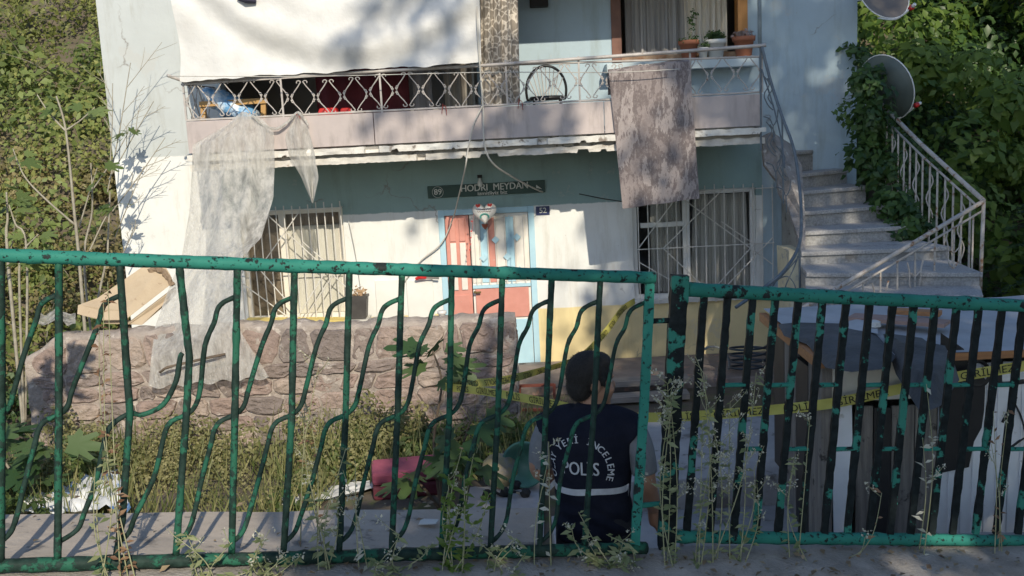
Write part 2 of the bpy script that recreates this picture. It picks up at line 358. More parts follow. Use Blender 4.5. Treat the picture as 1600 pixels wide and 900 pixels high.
# retaining wall with its flat concrete ledge, left of the opening
rw = empty('retaining_wall', (-3.4, 4.2, 0), 'grey concrete retaining wall with a flat ledge running behind the bent green fence', 'wall')
mb = MB(); ra = []
for x in list(np.linspace(-7, .08, 60)):
    yf = fline(x) + .09; z = rz(x); px = 400
    for _ in range(12):
        q0 = PZ(px, 800 - px * .012, z - .05); px += (x - q0.x) * 330
    yb = q0.y
    q = lambda a: .01 * mnoise.noise((x * 3, a, 5))
    ra.append([(x, yf, -.2), (x, yf, z + .016 + q(0)), (x, (yf + yb) / 2, z - .03 + q(1)), (x, yb - .03, z - .05 + q(2)), (x, yb, z - .075 + q(3)), (x, yb + .05, -.2)])
mb.grid([list(r) for r in ra])
mb.add(ra[-1], [tuple(range(6))])
mb.build('ledge', M('warm_worn_concrete', (.50, .43, .36), (.36, .31, .26), 2.5, rough=.9, bump=.6, bscale=22, c3=(.2, .18, .16), s3=5), rw)
# cheek of the opening on the gate side, and the landing below
cw = empty('gate_side_wall', (1.2, 4.7, 0), 'low rough concrete wall under the straight barred gate', 'wall'); mb = MB(); ra = []
for x in np.linspace(.72, 7, 40):
    yf = fline(x) + .09; z = rz(x)
    ra.append([(x, yf, -.2), (x, yf, z + .016), (x, yf + .16, z - .02 + .01 * mnoise.noise((x * 5, 0, 2))), (x, yf + .18, z - .06), (x, yf + .2, -.2)])
mb.grid(ra); mb.add(ra[0], [(0, 1, 2, 3, 4)]); mb.build('footing', CONC, cw)
ld0 = fline(.4) + .1
LAND = M('worn_concrete_landing', (.38, .375, .37), (.26, .255, .25), 2, rough=.9, bump=.5, bscale=26, c3=(.15, .14, .13), s3=4)
def slab(name, pts, z0, z1, mat, **k):
    return tag(MB().poly([(x, y, z1) for x, y in pts], (0, 0, z0 - z1)).build(name, mat, bevel=.012), **k)
slab('landing', [(.20, ld0), (2.6, ld0 + .7), (2.6, 6.95), (.20, 6.95)], -.2, .375, LAND, kind='structure')
slab('step_platform', [(.72, 6.95), (2.7, 6.95), (2.7, 8.5), (.72, 8.5)], -.2, .60, LAND, kind='structure')
slab('lower_step', [(.72, 8.5), (2.7, 8.5), (2.7, 8.9), (.72, 8.9)], -.2, .30, LAND, kind='structure')
slab('door_apron', [(.03, 11.55), (3.3, 11.55), (3.3, 12.79), (.03, 12.79)], -.1, .10, M('old_apron_concrete', (.30, .25, .22), (.20, .165, .145), 3, rough=.9, bump=.4, c3=(.42, .26, .20), s3=3), kind='structure')
slab('terrace', [(-4.85, 10.62), (-1.0, 10.62), (-1.0, 12.79), (-4.85, 12.79)], -.1, .52, M('dark_terrace_soil', (.12, .10, .085), (.08, .068, .058), 3, rough=.95, bump=.5), kind='structure')

# ================================================================ the house
HX0, HX1, HY = -4.85, 4.36, 12.8
house = empty('house', (0, 16, 0), 'two storey white and pale blue house with a balcony over its coloured front door', 'house')
def wall_cells(x0, x1, z0, z1, y0, y1, holes):
    xs = sorted({x0, x1, *[h[0] for h in holes], *[h[1] for h in holes]}); zs = sorted({z0, z1, *[h[2] for h in holes], *[h[3] for h in holes]})
    mb = MB(); full = lambda i, j: 0 <= i < len(xs) - 1 and 0 <= j < len(zs) - 1 and not any(h[0] <= (xs[i] + xs[i + 1]) / 2 <= h[1] and h[2] <= (zs[j] + zs[j + 1]) / 2 <= h[3] for h in holes)
    for i in range(len(xs) - 1):
        for j in range(len(zs) - 1):
            if not full(i, j): continue
            a, b, c, d = xs[i], xs[i + 1], zs[j], zs[j + 1]
            mb.add([(a, y0, c), (b, y0, c), (b, y0, d), (a, y0, d), (a, y1, c), (b, y1, c), (b, y1, d), (a, y1, d)], [(0, 1, 2, 3), (7, 6, 5, 4)])
            n = len(mb.v) - 8
            for ok, f in ((full(i - 1, j), (0, 3, 7, 4)), (full(i + 1, j), (1, 5, 6, 2)), (full(i, j - 1), (0, 4, 5, 1)), (full(i, j + 1), (3, 2, 6, 7))):
                if not ok: mb.f.append(tuple(k + n for k in f))
    return mb
DOOR = (-.88, .32, .06, 2.10); W1 = (-3.36, -2.07, .80, 2.20); W2 = (1.55, 3.10, .84, 2.20)
ROOM = (-3.45, -.30, 2.96, 5.2); W3 = (1.36, 3.02, 3.80, 5.6)
fw_ = wall_cells(HX0, HX1, -.15, 6.4, HY, HY + .25, [DOOR, W1, W2, ROOM, W3]).build('facade_wall', W_LOW, house)
mb = MB().box(HX0, HX0 + .25, HY + .25, 20.4, -.15, 6.4); mb.build('side_wall', W_LOW, house)
MB().box(HX1 - .25, HX1, HY + .25, 20.4, -.15, 6.4).build('side_wall', W_LOW, house)
MB().box(HX0, HX1, 20.4, 20.65, -.15, 6.4).build('back_wall', W_LOW, house)
ROOFM = M('red_roof_tiles', (.36, .13, .07), (.26, .09, .05), 6, bump=.5)
MB().poly([(HX0 - .3, 12.3, 6.4), (HX0 - .3, 20.9, 6.4), (HX0 - .3, 16.6, 8.2)], (HX1 - HX0 + .6, 0, 0)).build('roof', ROOFM, house)
PLAIN = M('interior_plaster', (.42, .40, .37), (.36, .34, .31), 2)
MB().box(HX0 + .25, HX1 - .25, HY + .25, 20.4, 2.75, 2.95).build('upper_floor', PLAIN, house)
MB().box(HX0 + .25, HX1 - .25, 15.6, 15.75, 2.95, 6.3).build('inner_wall', PLAIN, house)
MB().box(-.1, .05, HY + .25, 15.6, 2.95, 6.3).build('inner_wall', PLAIN, house)
MB().box(HX0 + .25, HX1 - .25, 15.6, 15.75, -.1, 2.75).build('inner_wall', PLAIN, house)

# left fin of the facade: the plain end strip where the render stops (different paint patch above)
# --- door
salmon = M('salmon_door_paint', (.66, .30, .245), (.58, .25, .20), 5, rough=.5, c3=(.55, .40, .34), s3=24, lo3=.66, hi3=.70)
sky_b = M('light_blue_door_paint', (.46, .68, .78), (.40, .61, .72), 5, rough=.5, c3=(.62, .68, .68), s3=24, lo3=.66, hi3=.70)
cream = M('cream_door_paint', (.80, .76, .70), (.70, .66, .60), 5, rough=.5)
door = empty('front_door', ((DOOR[0] + DOOR[1]) / 2, HY + .06, DOOR[2])); door.parent = house; door.location = WORLD[door.name] - WORLD[house.name]
tag(door, 'metal double door in salmon, light blue and cream stripes')
x0, x1, z0, z1 = DOOR; fy = HY - .012
mb = MB(); mb.box(x0, x0 + .075, fy, fy + .12, z0, z1); mb.box(x1 - .075, x1, fy, fy + .12, z0, z1); mb.box(x0 + .075, x1 - .075, fy, fy + .12, z1 - .07, z1)
mb.build('door_frame', sky_b, door, bevel=.006)
lx0, lx1 = x0 + .08, x0 + .375
MB().box(lx0, lx1, fy + .03, fy + .07, z0 + .01, z1 - .075).build('narrow_leaf', salmon, door, bevel=.004)
for a, b in ((.05, .125), (.17, .245)):
    MB().box(lx0 + a, lx0 + b, fy + .012, fy + .028, z0 + 1.02, z1 - .42).build('leaf_panel', cream, door, bevel=.003)
    MB().box(lx0 + a, lx0 + b, fy + .012, fy + .028, z1 - .40, z1 - .12).build('leaf_panel', salmon, door, bevel=.003)
MB().box(lx0 + .04, lx0 + .26, fy + .014, fy + .029, z0 + .30, z0 + .95).build('leaf_panel', salmon, door, bevel=.003)
rx0, rx1 = lx1 + .012, x1 - .08; rw_ = rx1 - rx0
MB().box(rx0, rx1, fy + .03, fy + .07, z0 + .01, z1 - .075).build('wide_leaf', cream, door, bevel=.004)
st = [(0, .16, cream), (.16, .30, sky_b), (.30, .43, salmon), (.43, .60, cream), (.60, .76, sky_b), (.76, 1, cream)]
for a, b, mm in st:
    MB().box(rx0 + rw_ * a + .008, rx0 + rw_ * b - .008, fy + .016, fy + .029, z0 + 1.10, z1 - .12).build('stripe_panel', mm, door, bevel=.003)
for k in (.08, .16, .30, .43, .60, .68, .76, .92):
    MB().box(rx0 + rw_ * k - .006, rx0 + rw_ * k + .006, fy - .006, fy + .014, z0 + 1.07, z1 - .10).build('door_bar', cream if k != .68 else sky_b, door)
for k, zz in ((.21, 1.42), (.43, 1.64), (.43, 1.22), (.62, 1.42), (.80, 1.66), (.82, 1.24)):
    c = Vector((rx0 + rw_ * k, fy - .012, z0 + zz)); q = .05
    MB().poly([c + Vector((q, 0, 0)), c + Vector((0, 0, q)), c + Vector((-q, 0, 0)), c + Vector((0, 0, -q))], (0, .012, 0)).build('diamond', sky_b, door)
MB().box(rx0 + .03, rx1 - .03, fy + .008, fy + .029, z0 + .64, z0 + 1.02).build('salmon_panel', salmon, door, bevel=.004)
MB().box(rx0, rx1, fy, fy + .029, z0 + 1.03, z0 + 1.07).build('door_rail', sky_b, door)
MB().box(rx0 + .004, rx1 - .004, fy + .010, fy + .0295, z0 + .02, z0 + .61).build('lower_panel', sky_b, door, bevel=.004)
hd = MB().box(rx0 + .012, rx0 + .035, fy - .05, fy + .03, z0 + .98, z0 + 1.0); hd.box(rx0 + .012, rx0 + .10, fy - .055, fy - .04, z0 + .98, z0 + 1.0); hd.build('handle', M('brass', (.4, .28, .12), rough=.35, metal=.8), door)
MB().box(x0 - .05, x1 + .05, HY - .12, HY - .003, -.02, .10).build('threshold', CONC, house, bevel=.01)

# --- windows
CURT = M('pale_curtain', (.62, .60, .56), (.46, .44, .41), 3, rough=.9, stretch=(8, 8, .4))
LACE = M('cream_curtain', (.78, .74, .66), (.66, .61, .53), 3, rough=.9, stretch=(6, 6, .5))
PVC = M('white_window_frame', (.78, .78, .76), (.68, .68, .66), 6, rough=.4)
def curtain(mb, xa, xb, y, za, zb, waves, amp, gather=0):
    rows = []
    N = waves * 6
    for t in (0, .25, .5, .75, 1):
        row = []
        for i in range(N + 1):
            s = i / N; row.append((xa + (xb - xa) * s + gather * (t - .5) * (s - .5), y + amp * (math.sin(2 * math.pi * waves * s + .8 * math.sin(7 * s)) + .4 * math.sin(2 * math.pi * waves * 2.3 * s + t)) * (.6 + .4 * t), zb + (za - zb) * t))
        rows.append(row)
    return mb.grid(rows)
def window(H, mulls, trans, fm, name='window'):
    xa, xb, za, zb = H
    wd = empty(name, ((xa + xb) / 2, HY + .08, za)); wd.parent = house; wd.location = WORLD[wd.name] - WORLD[house.name]
    mb = MB(); t = .06; ya, yb = HY + .05, HY + .11
    mb.box(xa, xa + t, ya, yb, za, zb); mb.box(xb - t, xb, ya, yb, za, zb); mb.box(xa + t, xb - t, ya, yb, za, za + t); mb.box(xa + t, xb - t, ya, yb, zb - t, zb)
    ed = [xa + t] + [xa + (xb - xa) * q for q in mulls] + [xb - t]
    for q in ed[1:-1]: mb.box(q - .045, q + .045, ya - .002, yb, za + t, zb - t)
    mb.build('frame', fm, wd, bevel=.004)
    if trans:
        i, zz = trans; MB().box(ed[i] + .046, ed[i + 1] - .046, ya - .001, yb, zz - .03, zz + .03).build('transom', fm, wd)
    for i in range(len(ed) - 1):
        MB().box(ed[i] + .02, ed[i + 1] - .02, ya + .02, ya + .026, za + .05, zb - .05).build('pane', GLASS, wd)
    return wd
w1 = window(W1, [.40], None, M('cream_window_frame', (.80, .75, .66), (.7, .65, .56), 6, rough=.5))
curtain(MB(), -2.80, -2.13, HY + .12, .86, 1.98, 3, .005).build('curtain', LACE, w1)
MB().box(-2.82, -2.1, HY + .13, HY + .16, 1.99, 2.14).build('pelmet', M('brown_pelmet', (.30, .23, .17), (.24, .18, .13), 6), w1)
MB().box(-3.34, -2.9, HY + .14, HY + .17, .83, 2.1).build('blind', M('brown_blind', (.26, .20, .14), (.20, .155, .11), 5, stretch=(1, 1, 8)), w1)
MB().box(W1[0] - .06, W1[1] + .06, HY - .10, HY + .045, W1[2] - .09, W1[2] - .003).build('sill', M('white_sill', (.8, .78, .72), (.7, .67, .6), 5), w1, bevel=.008)
w2 = window(W2, [.44], (0, 1.78), PVC)
curtain(MB(), 1.80, 2.20, HY + .2, .9, 2.1, 4, .03).build('curtain', CURT, w2)
curtain(MB(), 2.32, 3.04, HY + .17, .9, 2.12, 6, .025, .1).build('curtain', CURT, w2)
MB().box(W2[0] - .05, W2[1] + .05, HY - .06, HY + .045, W2[2] - .05, W2[2] - .003).build('sill', PVC, w2, bevel=.006)
BROWN = M('brown_window_wood', (.20, .09, .06), (.15, .065, .045), 8, rough=.5); PINE = M('varnished_pine', (.52, .25, .08), (.42, .19, .06), 5, rough=.4, stretch=(9, 9, .6))
xa, xb, za, zb = W3
w3 = empty('window', ((xa + xb) / 2, HY + .08, za)); w3.parent = house; w3.location = WORLD[w3.name] - WORLD[house.name]
MB().box(xa, xa + .12, HY - .02, HY + .16, za, zb).build('frame', BROWN, w3, bevel=.004)
MB().box(xb - .12, xb, HY - .02, HY + .16, za + .1, zb).build('frame', PINE, w3, bevel=.004)
MB().box(xa + .12, xb - .12, HY + .02, HY + .12, za, za + .07).build('frame', M('worn_brown_wood', (.30, .15, .08), (.42, .30, .2), 14, rough=.7), w3)
curtain(MB(), xa + .2, xa + .95, HY + .22, za, zb, 6, .035).build('curtain', M('grey_curtain', (.40, .39, .38), (.28, .275, .27), 3, stretch=(8, 8, .3)), w3)
curtain(MB(), xa + .9, xb - .2, HY + .19, za, zb, 7, .03).build('curtain', LACE, w3)
MB().box(xa - .1, xb + .06, HY - .30, HY - .003, za - .13, za - .02).build('sill', M('pale_blue_sill', (.55, .63, .66), (.47, .55, .58), 4), w3, bevel=.01)

# --- window grilles
def grille(H, n, parent, fy, diag):
    xa, xb, za, zb = H; mb = MB(); r = .0075
    for i in range(n + 1):
        x = xa + (xb - xa) * i / n; j = random.uniform(-.008, .008); mb.tube([(x, fy, za - .03), (x + j, fy - .004, (za + zb) / 2), (x, fy, zb + .06 + random.uniform(-.02, .03))], r, 5)
    for zz in (za + .03, (za + zb) / 2, zb + .01): mb.tube([(xa - .02, fy - .012, zz), (xb + .02, fy - .012, zz)], r, 5)
    for (a, b) in diag:
        mb.tube([(xa + (xb - xa) * a[0], fy - .02, za + (zb - za) * a[1]), (xa + (xb - xa) * b[0], fy - .02, za + (zb - za) * b[1])], r, 5)
    for x in (xa, xb):
        for zz in (za + .03, zb + .01): mb.tube([(x, fy, zz), (x, HY + .01, zz)], r, 5)
    return mb.build('window_grille', WHITE_METAL, parent)
DG = [((0, .52), (.30, .98)), ((.30, .98), (1, .30)), ((0, .38), (.50, -.01)), ((.18, .5), (.62, 1)), ((.18, .5), (.58, 0)), ((.55, 0), (1, .55)), ((.62, .72), (.86, .5)), ((.86, .5), (.5, .03))]
g1 = grille(W1, 13, house, HY - .16, DG)
g2 = grille((W2[0] + .06, W2[1] + .18, W2[2] - .02, W2[3] - .02), 14, house, HY - .10, DG)

# --- balcony
BY = 11.6; BX0, BX1 = -3.53, 2.89
def wob(a, k=.02): return k * mnoise.noise((a * 3.1, a * 1.7, 4))
bal = empty('balcony', (-.3, BY, 2.8)); bal.parent = house; bal.location = WORLD[bal.name] - WORLD[house.name]
MB().box(BX0, BX1, BY + .05, HY - .002, 2.83, 2.97).build('slab', CONC, bal)
xsb = np.linspace(BX0 - .02, BX1 + .03, 420); rw1 = [[], [], [], []]
def ragged(zlo, zhi, yout, seed, amp):
    rows = [[], [], [], [], []]
    for x in xsb:
        a = amp * (mnoise.noise((x * 4, seed, 0)) * .35) + amp * (.25 * mnoise.noise((x * 23, seed, 2)) + (1.3 if mnoise.noise((x * 2.9, seed, 21)) > .36 else 0) + (.9 if mnoise.noise((x * 9.5, seed, 41)) > .45 else 0)); b = amp * .5 * mnoise.noise((x * 9, seed, 7)); c = .016 * mnoise.noise((x * 7, seed, 9)) + (.035 if mnoise.noise((x * 3.7, seed, 31)) > .38 else 0)
        rows[0].append((x, BY + .10, zlo + a)); rows[1].append((x, yout + c, zlo + a)); rows[2].append((x, yout + c * 2, (zlo + zhi) / 2)); rows[3].append((x, yout + c, zhi + b)); rows[4].append((x, BY + .10, zhi + b))
    m_ = MB(); m_.grid(rows); return m_
ragged(2.775, 2.845, BY - .005, 1, .030).build('plaster_edge', PLASTER_EDGE, bal)
ragged(2.885, 2.955, BY - .06, 5, .018).build('plaster_edge', M('whitewashed_edge', (.74, .72, .67), (.56, .53, .49), 5, rough=.9, bump=.5, c3=(.24, .2, .17), s3=6, lo3=.6, hi3=.66), bal)
MB().box(BX0 - .05, BX1 + .1, BY - .02, HY - .002, 4.86, 5.02).build('upper_slab', CONC, bal)
PAR = M('pinkish_parapet_sheet', (.50, .43, .41), (.42, .365, .355), 1.6, rough=.6, c3=(.27, .235, .22), s3=2.4, lo3=.5, hi3=.8, st3=(3, 3, .7), bump=.2, bscale=3, bdist=.05)
pe = [BX0, -1.42, .17, 1.03, BX1]; pe = [BX0, -1.45, 1.12, 1.26, BX1]
for a, b in zip(pe[:-1], pe[1:]): MB().box(a + .004, b - .004, BY - .035 + random.uniform(-.004, .004), BY, 2.975, 3.325).build('parapet_panel', PAR, bal, bevel=.004)
MB().box(BX0 - .012, BX0 + .02, BY + .002, HY - .003, 2.975, 3.325).build('parapet_panel', PAR, bal)
RAILP = M('grey_railing_paint', (.50, .46, .43), (.38, .35, .33), 10, rough=.5, c3=(.2, .12, .08), s3=20, lo3=.64, hi3=.7)
rail = MB().tube([(BX0 - .02, BY - .015, 3.735), (-.2, BY - .015, 3.78), (BX1, BY - .015, 3.73)], .012, 6); rail.tube([(BX0, BY - .015, 3.34), (BX1, BY - .015, 3.345)], .012, 6)
rail.tube([(BX0 + .01, BY, 3.735), (BX0 + .01, HY, 3.735)], .012); rail.build('railing_bars', RAILP, bal)
MB().tube([P(262, 118, BY - .25), P(290, 128, BY), P(745, 103, BY - .03), P(960, 88, BY - .04), P(1192, 71, BY - .04), P(1197, 70, BY - .05)], [.018, .02, .019, .021, .021, .024], 8).build('handrail', RAILP, bal, True)
posts = [BX0, P(441, 150, BY).x, P(595, 140, BY).x, .05, P(905, 130, BY).x, P(1078, 100, BY).x, BX1]
for x in posts: MB().bar((x, BY - .015, 3.0 if x in (posts[1], posts[2], posts[4]) else 3.34), (x, BY - .015, 3.83), .02, .02, (0, 1, 0)).build('post', RAILP, bal)
MB().tube([P(1186, -120, BY - .02), P(1187, 75, BY - .02)], .022, 8).build('corner_pole', M('blue_grey_pole', (.3, .36, .4), (.2, .25, .28), 9, rough=.5), bal, True)
per = .286; rb = .0065
def scroll_unit():
    mb = MB(); y = BY - .015; h = per / 2; zt, zm, zl = .385, .195, .01
    for s in (-1, 1):
        mb.tube([(s * .012, 0, zt - .015), (s * .05, 0, zt - .07), (s * (h - .045), 0, zm + .06), (s * (h - .018), 0, zm), (s * (h - .045), 0, zm - .06), (s * .05, 0, zl + .07), (s * .012, 0, zl + .015)], rb, 5)
        for zz, d in ((zt - .015, 1), (zl + .015, -1)):                       # curls at the apexes
            c = [(s * .012, 0, zz)] + [(s * (.036 - .024 * math.cos(a)), 0, zz + d * (-.004 + .018 * math.sin(a))) for a in (.6, 1.4, 2.2, 3.0, 3.8)]
            mb.tube(c, rb * .9, 5)
        for d in (-1, 1):                                                     # little hooks of the knots
            mb.tube([(s * (h - .012), 0, zm + d * .012), (s * (h - .02), 0, zm + d * .045), (s * (h - .045), 0, zm + d * .052)], rb * .9, 5)
            mb.tube([(s * (h - .03), 0, zm + d * .026), (s * (h - .004), 0, zm + d * .022)], rb * .9, 5)
    return mb
su = None; n = int(round((BX1 - BX0) / per)); per_ = (BX1 - BX0) / n
for i in range(n):
    loc = Vector((BX0 + per_ * (i + .5), BY - .015, 3.345 + .02 * math.sin(i)))
    if su is None:
        mb = scroll_unit(); me = bpy.data.meshes.new('scroll_panel'); me.from_pydata([tuple(p) for p in mb.v], [], mb.f); su = finish('scroll_panel', me, RAILP, bal, loc)
    else: su2 = dup(su, loc)
for k in range(3):
    c = dup(su, Vector((BX0 + .01, BY + .2 + .3 * k, 3.345))); c.rotation_euler.z = math.pi / 2

# ================================================================ fence and gate along the street
TEAL_L = peel_mat('worn_dark_green_paint', (.018, .082, .054), (.028, .125, .080), (.010, .022, .018), .46, .50, 11)
TEAL_T = peel_mat('teal_rail_paint', (.026, .165, .13), (.036, .215, .168), (.010, .014, .014), .60, .62, 9)
TEAL_G = peel_mat('peeling_teal_over_black', (.03, .165, .125), (.038, .20, .155), (.004, .007, .008), .41, .43, 7)
def fpl(pts, step=14):                                   # densify a fence-plane polyline
    out = []
    for (a, b) in zip(pts[:-1], pts[1:]):
        n = max(1, int(math.hypot(b[0] - a[0], b[1] - a[1]) / step))
        out += [(a[0] + (b[0] - a[0]) * i / n, a[1] + (b[1] - a[1]) * i / n) for i in range(n)]
    return out + [pts[-1]]
def ftube(pts, r, off=0., n=7, jit=.06, sq=None, step=12, mb=None):
    q = fpl(pts, step); rr = [r * (1 + (.22 * max(0, mnoise.noise((x * .09, y * .09, r * 400))) if jit else 0)) for x, y in q]
    return (mb or MB()).tube([F(x, y, off) for x, y in q], rr, n, jit, sq)
def fspl(pts, k=4):                                      # rounded polyline (Catmull-Rom)
    P_ = [pts[0]] + pts + [pts[-1]]; out = []
    for i in range(1, len(P_) - 2):
        for j in range(k):
            t = j / k; a, b, c, d = P_[i - 1:i + 3]
            out.append(tuple(.5 * (2 * b[m] + (c[m] - a[m]) * t + (2 * a[m] - 5 * b[m] + 4 * c[m] - d[m]) * t * t + (3 * b[m] - a[m] - 3 * c[m] + d[m]) * t ** 3) for m in (0, 1)))
    return out + [pts[-1]]
fence = empty('street_fence', F(500, 870), 'green metal fence with S-bent rods between its bars, left of the gate post', 'fence')
ftube([(-420, 384), (0, 399), (500, 417), (1022, 434)], .0255, n=8, jit=.05).build('top_rail', TEAL_T, fence, True)
ftube([(-420, 905), (0, 884), (500, 870), (1010, 856)], .026, n=8, jit=.08).build('bottom_rail', TEAL_L, fence, True)
bars = [[(-280, 395), (-280, 885)], [(-188, 398), (-188, 880)], [(-94, 400), (-94, 880)], [(0, 402), (1, 650), (0, 878)], [(92, 408), (92, 650), (90, 874)], [(187, 412), (197, 560), (203, 645), (192, 800), (182, 870)], [(280, 415), (296, 560), (291, 650), (275, 867)],
        [(371, 418), (367, 650), (362, 864)], [(460, 420), (456, 650), (443, 864)], [(546, 423), (540, 650), (530, 862)], [(628, 426), (621, 650), (612, 862)], [(706, 428), (702, 650), (690, 860)],
        [(785, 430), (778, 648), (766, 858)], [(862, 434), (853, 645), (843, 858)], [(938, 436), (928, 642), (913, 856)]]
for b in bars: ftube(b, .0135 if b[0][0] > 0 else .0165, n=6).build('bar', TEAL_L, fence, True)
def bx(i, y):
    b = bars[i]
    for (x0, y0), (x1, y1) in zip(b[:-1], b[1:]):
        if y0 <= y <= y1: return x0 + (x1 - x0) * (y - y0) / (y1 - y0)
    return b[-1][0]
end = [(1016, 434), (1006, 640), (992, 852)]
for i in range(3, len(bars) + 1):
    y0 = 456 + i * 1.0
    xt = bx(i, y0) if i < len(bars) else 1012
    xm = bx(i - 1, 648); xb = bx(i - 2, 846) if i >= 2 else -100
    pts = [(xt, y0), (xt - 20, y0 + 9), (xt - 30, y0 + 20), (xt - 36, y0 + 42), (xt - 50, 540), (xm + 22, 606), (xm + 14, 634), (xm, 648), (xm - 22, 658), (xm - 32, 672), (xm - 38, 696), (xm - 52, 750), (xb + 26, 806), (xb + 16, 832), (xb, 848)]
    if i == 6: pts = [(xt, y0 + 90), (xt - 4, 560), (xt - 10, 595), (xt - 30, 632), (xm + 20, 648), (xm, 646), (xm - 26, 662), (xm - 38, 684), (xm - 52, 750), (xb + 42, 800), (xb + 30, 828), (xb, 848)]
    ftube(fspl(pts), .0095, off=.012, n=6).build('bent_rod', TEAL_L, fence, True)
ftube(end, .0235, n=4, jit=.06, sq=(1.15, .7)).build('end_post', TEAL_T, fence)
ftube([(1010, 502), (1052, 500)], .012).build('hinge_pin', TEAL_G, fence)
ftube([(1000, 790), (1040, 786)], .012).build('hinge_pin', TEAL_T, fence)
gate = empty('barred_gate', F(1330, 842), 'gate of straight black bars with peeling teal paint under a thick teal rail', 'gate')
ftube([(1062, 430), (1050, 640), (1041, 856)], .047, n=4, jit=.05, sq=(1.05, .8)).build('gate_post', TEAL_G, gate)
ftube([(1068, 452), (1340, 466), (1640, 480), (1960, 494)], .030, n=9, jit=.04).build('top_rail', TEAL_T, gate, True)
ftube([(1046, 838), (1600, 845), (1960, 850)], .028, n=8, jit=.08).build('bottom_rail', TEAL_T, gate, True)
tops = [1100, 1137, 1176, 1211, 1247, 1285, 1322, 1359, 1395, 1428, 1461, 1495, 1529, 1566, 1599, 1634, 1668, 1702, 1736, 1770]
for i, x in enumerate(tops):
    d = 27 + (x - 1100) * .032
    ftube([(x, 462 + (x - 1100) * .04), (x - d, 834)], .0195, n=4, sq=(1.1, .75), jit=.10).build('bar', TEAL_G, gate)
for i in range(1, len(tops) - 1):
    yy = 602 if i % 2 else 702; t = (yy - 465) / 370
    xa = tops[i] - (27 + (tops[i] - 1100) * .032) * t; xb = tops[i + 1] - (27 + (tops[i + 1] - 1100) * .032) * t
    ftube([(xa, yy), (xb, yy - 1)], .0105, n=6).build('cross_tie', TEAL_T, gate)

# ================================================================ stone garden wall
SY, SX0, SX1, SZ = 10.2, -5.02, .02, 1.17
swall = empty('stone_wall', (-2.5, SY + .2, 0), 'low rubble stone wall with pale mortar in front of the house', 'wall')
MORT = M('pale_mortar', (.42, .36, .315), (.27, .23, .205), 4, rough=.95, bump=.8, bscale=25, bdist=.03, c3=(.52, .46, .41), s3=9, lo3=.55, hi3=.65)
xs = np.linspace(SX0, SX1, 140); zs = np.linspace(-.15, SZ, 34)
def tz(x): return SZ + .05 * mnoise.noise((x * 1.3, 2, 0)) + .03 * mnoise.noise((x * 5, 1, 0)) + (.04 if x < -2 else 0) - .25 * sm(-4.55, -5.1, x)
rows = []
for k, z in enumerate(zs):
    rows.append([(x, SY + .026 * mnoise.noise((x * 4, z * 5, 0)) + .014 * mnoise.noise((x * 14, z * 14, 0)) + .024 + .04 * (k / 33), -.15 + (tz(x) + .15) * k / 33) for x in xs])
rows.append([(x, SY + .12, tz(x) + .03 + .03 * mnoise.noise((x * 9, 4, 1))) for x in xs]); rows.append([(x, SY + .28, tz(x) + .03 + .03 * mnoise.noise((x * 8, 6, 1))) for x in xs]); rows.append([(x, SY + .44, tz(x) - .02) for x in xs]); rows.append([(x, SY + .45, -.15) for x in xs])
mb = MB().grid(rows)
mb.add([r[-1] for r in rows], [tuple(range(len(rows)))]); mb.add([r[0] for r in rows], [tuple(range(len(rows)))])
mb.build('mortar_core', MORT, swall, True)
STONES = [M('stone_%d' % i, c, tuple(x * .72 for x in c), 9, rough=.9, bump=1.0, bscale=22, bdist=.03, c3=(.44, .385, .34), s3=6, lo3=.60, hi3=.68) for i, c in enumerate([(.37, .285, .245), (.28, .225, .20), (.43, .345, .29), (.25, .205, .185), (.34, .255, .22)])]
def stone(q, put):                                       # q: four corners (u, z), counter-clockwise from lower left
    c = (sum(p[0] for p in q) / 4, sum(p[1] for p in q) / 4); pts = []
    for i in range(4):                                   # knocked-off corners and a bent edge
        a, b = q[i], q[(i + 1) % 4]; k = random.uniform(.10, .26); pts.append((a[0] + (b[0] - a[0]) * k, a[1] + (b[1] - a[1]) * k)); k = random.uniform(.74, .9)
        pts.append((a[0] + (b[0] - a[0]) * .5 + random.uniform(-.012, .012), a[1] + (b[1] - a[1]) * .5 + random.uniform(-.012, .012))); pts.append((a[0] + (b[0] - a[0]) * k, a[1] + (b[1] - a[1]) * k))
    pr = random.uniform(-.016, .022); rings = []
    for d, s_ in ((.08, 1.0), (-.004 - pr * .5, 1.0), (-.016 - pr, .95), (-.022 - pr, .78), (-.020 - pr, .35)):
        rings.append([put(c[0] + (u - c[0]) * s_, c[1] + (z_ - c[1]) * s_, d + (random.uniform(-.011, .011) if s_ < .97 else 0)) for u, z_ in pts][::-1])
    MB().loft(rings).build('stone', random.choice(STONES), swall)
def courses(u0, u1, put, top, wr):
    lines = [-.04]
    while lines[-1] < SZ - .22: lines.append(lines[-1] + random.uniform(.14, .25))
    lines[-1] = SZ - .015 if SZ - lines[-2] < .36 else lines[-1]
    if lines[-1] < SZ - .1: lines.append(SZ - .015)
    zl = lambda r, u: lines[r] + (.030 * mnoise.noise((u * 2.2, r * 3.7, 2)) + .018 * mnoise.noise((u * 6, r * 5.1, 2)) if 0 < r < len(lines) - 1 else (top(u) - SZ if r else 0))
    for r in range(len(lines) - 1):
        u = u0 + random.uniform(0, .1); j0 = random.uniform(-.04, .04); g = .009
        while u < u1 - .05:
            w_ = random.uniform(*wr); v = min(u + w_, u1); j1 = random.uniform(-.05, .05) if v < u1 else 0
            if v - u > .07: stone([(u + j0 + g, zl(r, u) + g), (v + j1 - g, zl(r, v) + g), (v - j1 - g, zl(r + 1, v) - g), (u - j0 + g, zl(r + 1, u) - g)], put)
            u = v; j0 = j1
courses(SX0 + .05, SX1 - .01, lambda u, z_, d: (u, SY + .028 + .03 * z_ + d, z_), tz, (.14, .46))
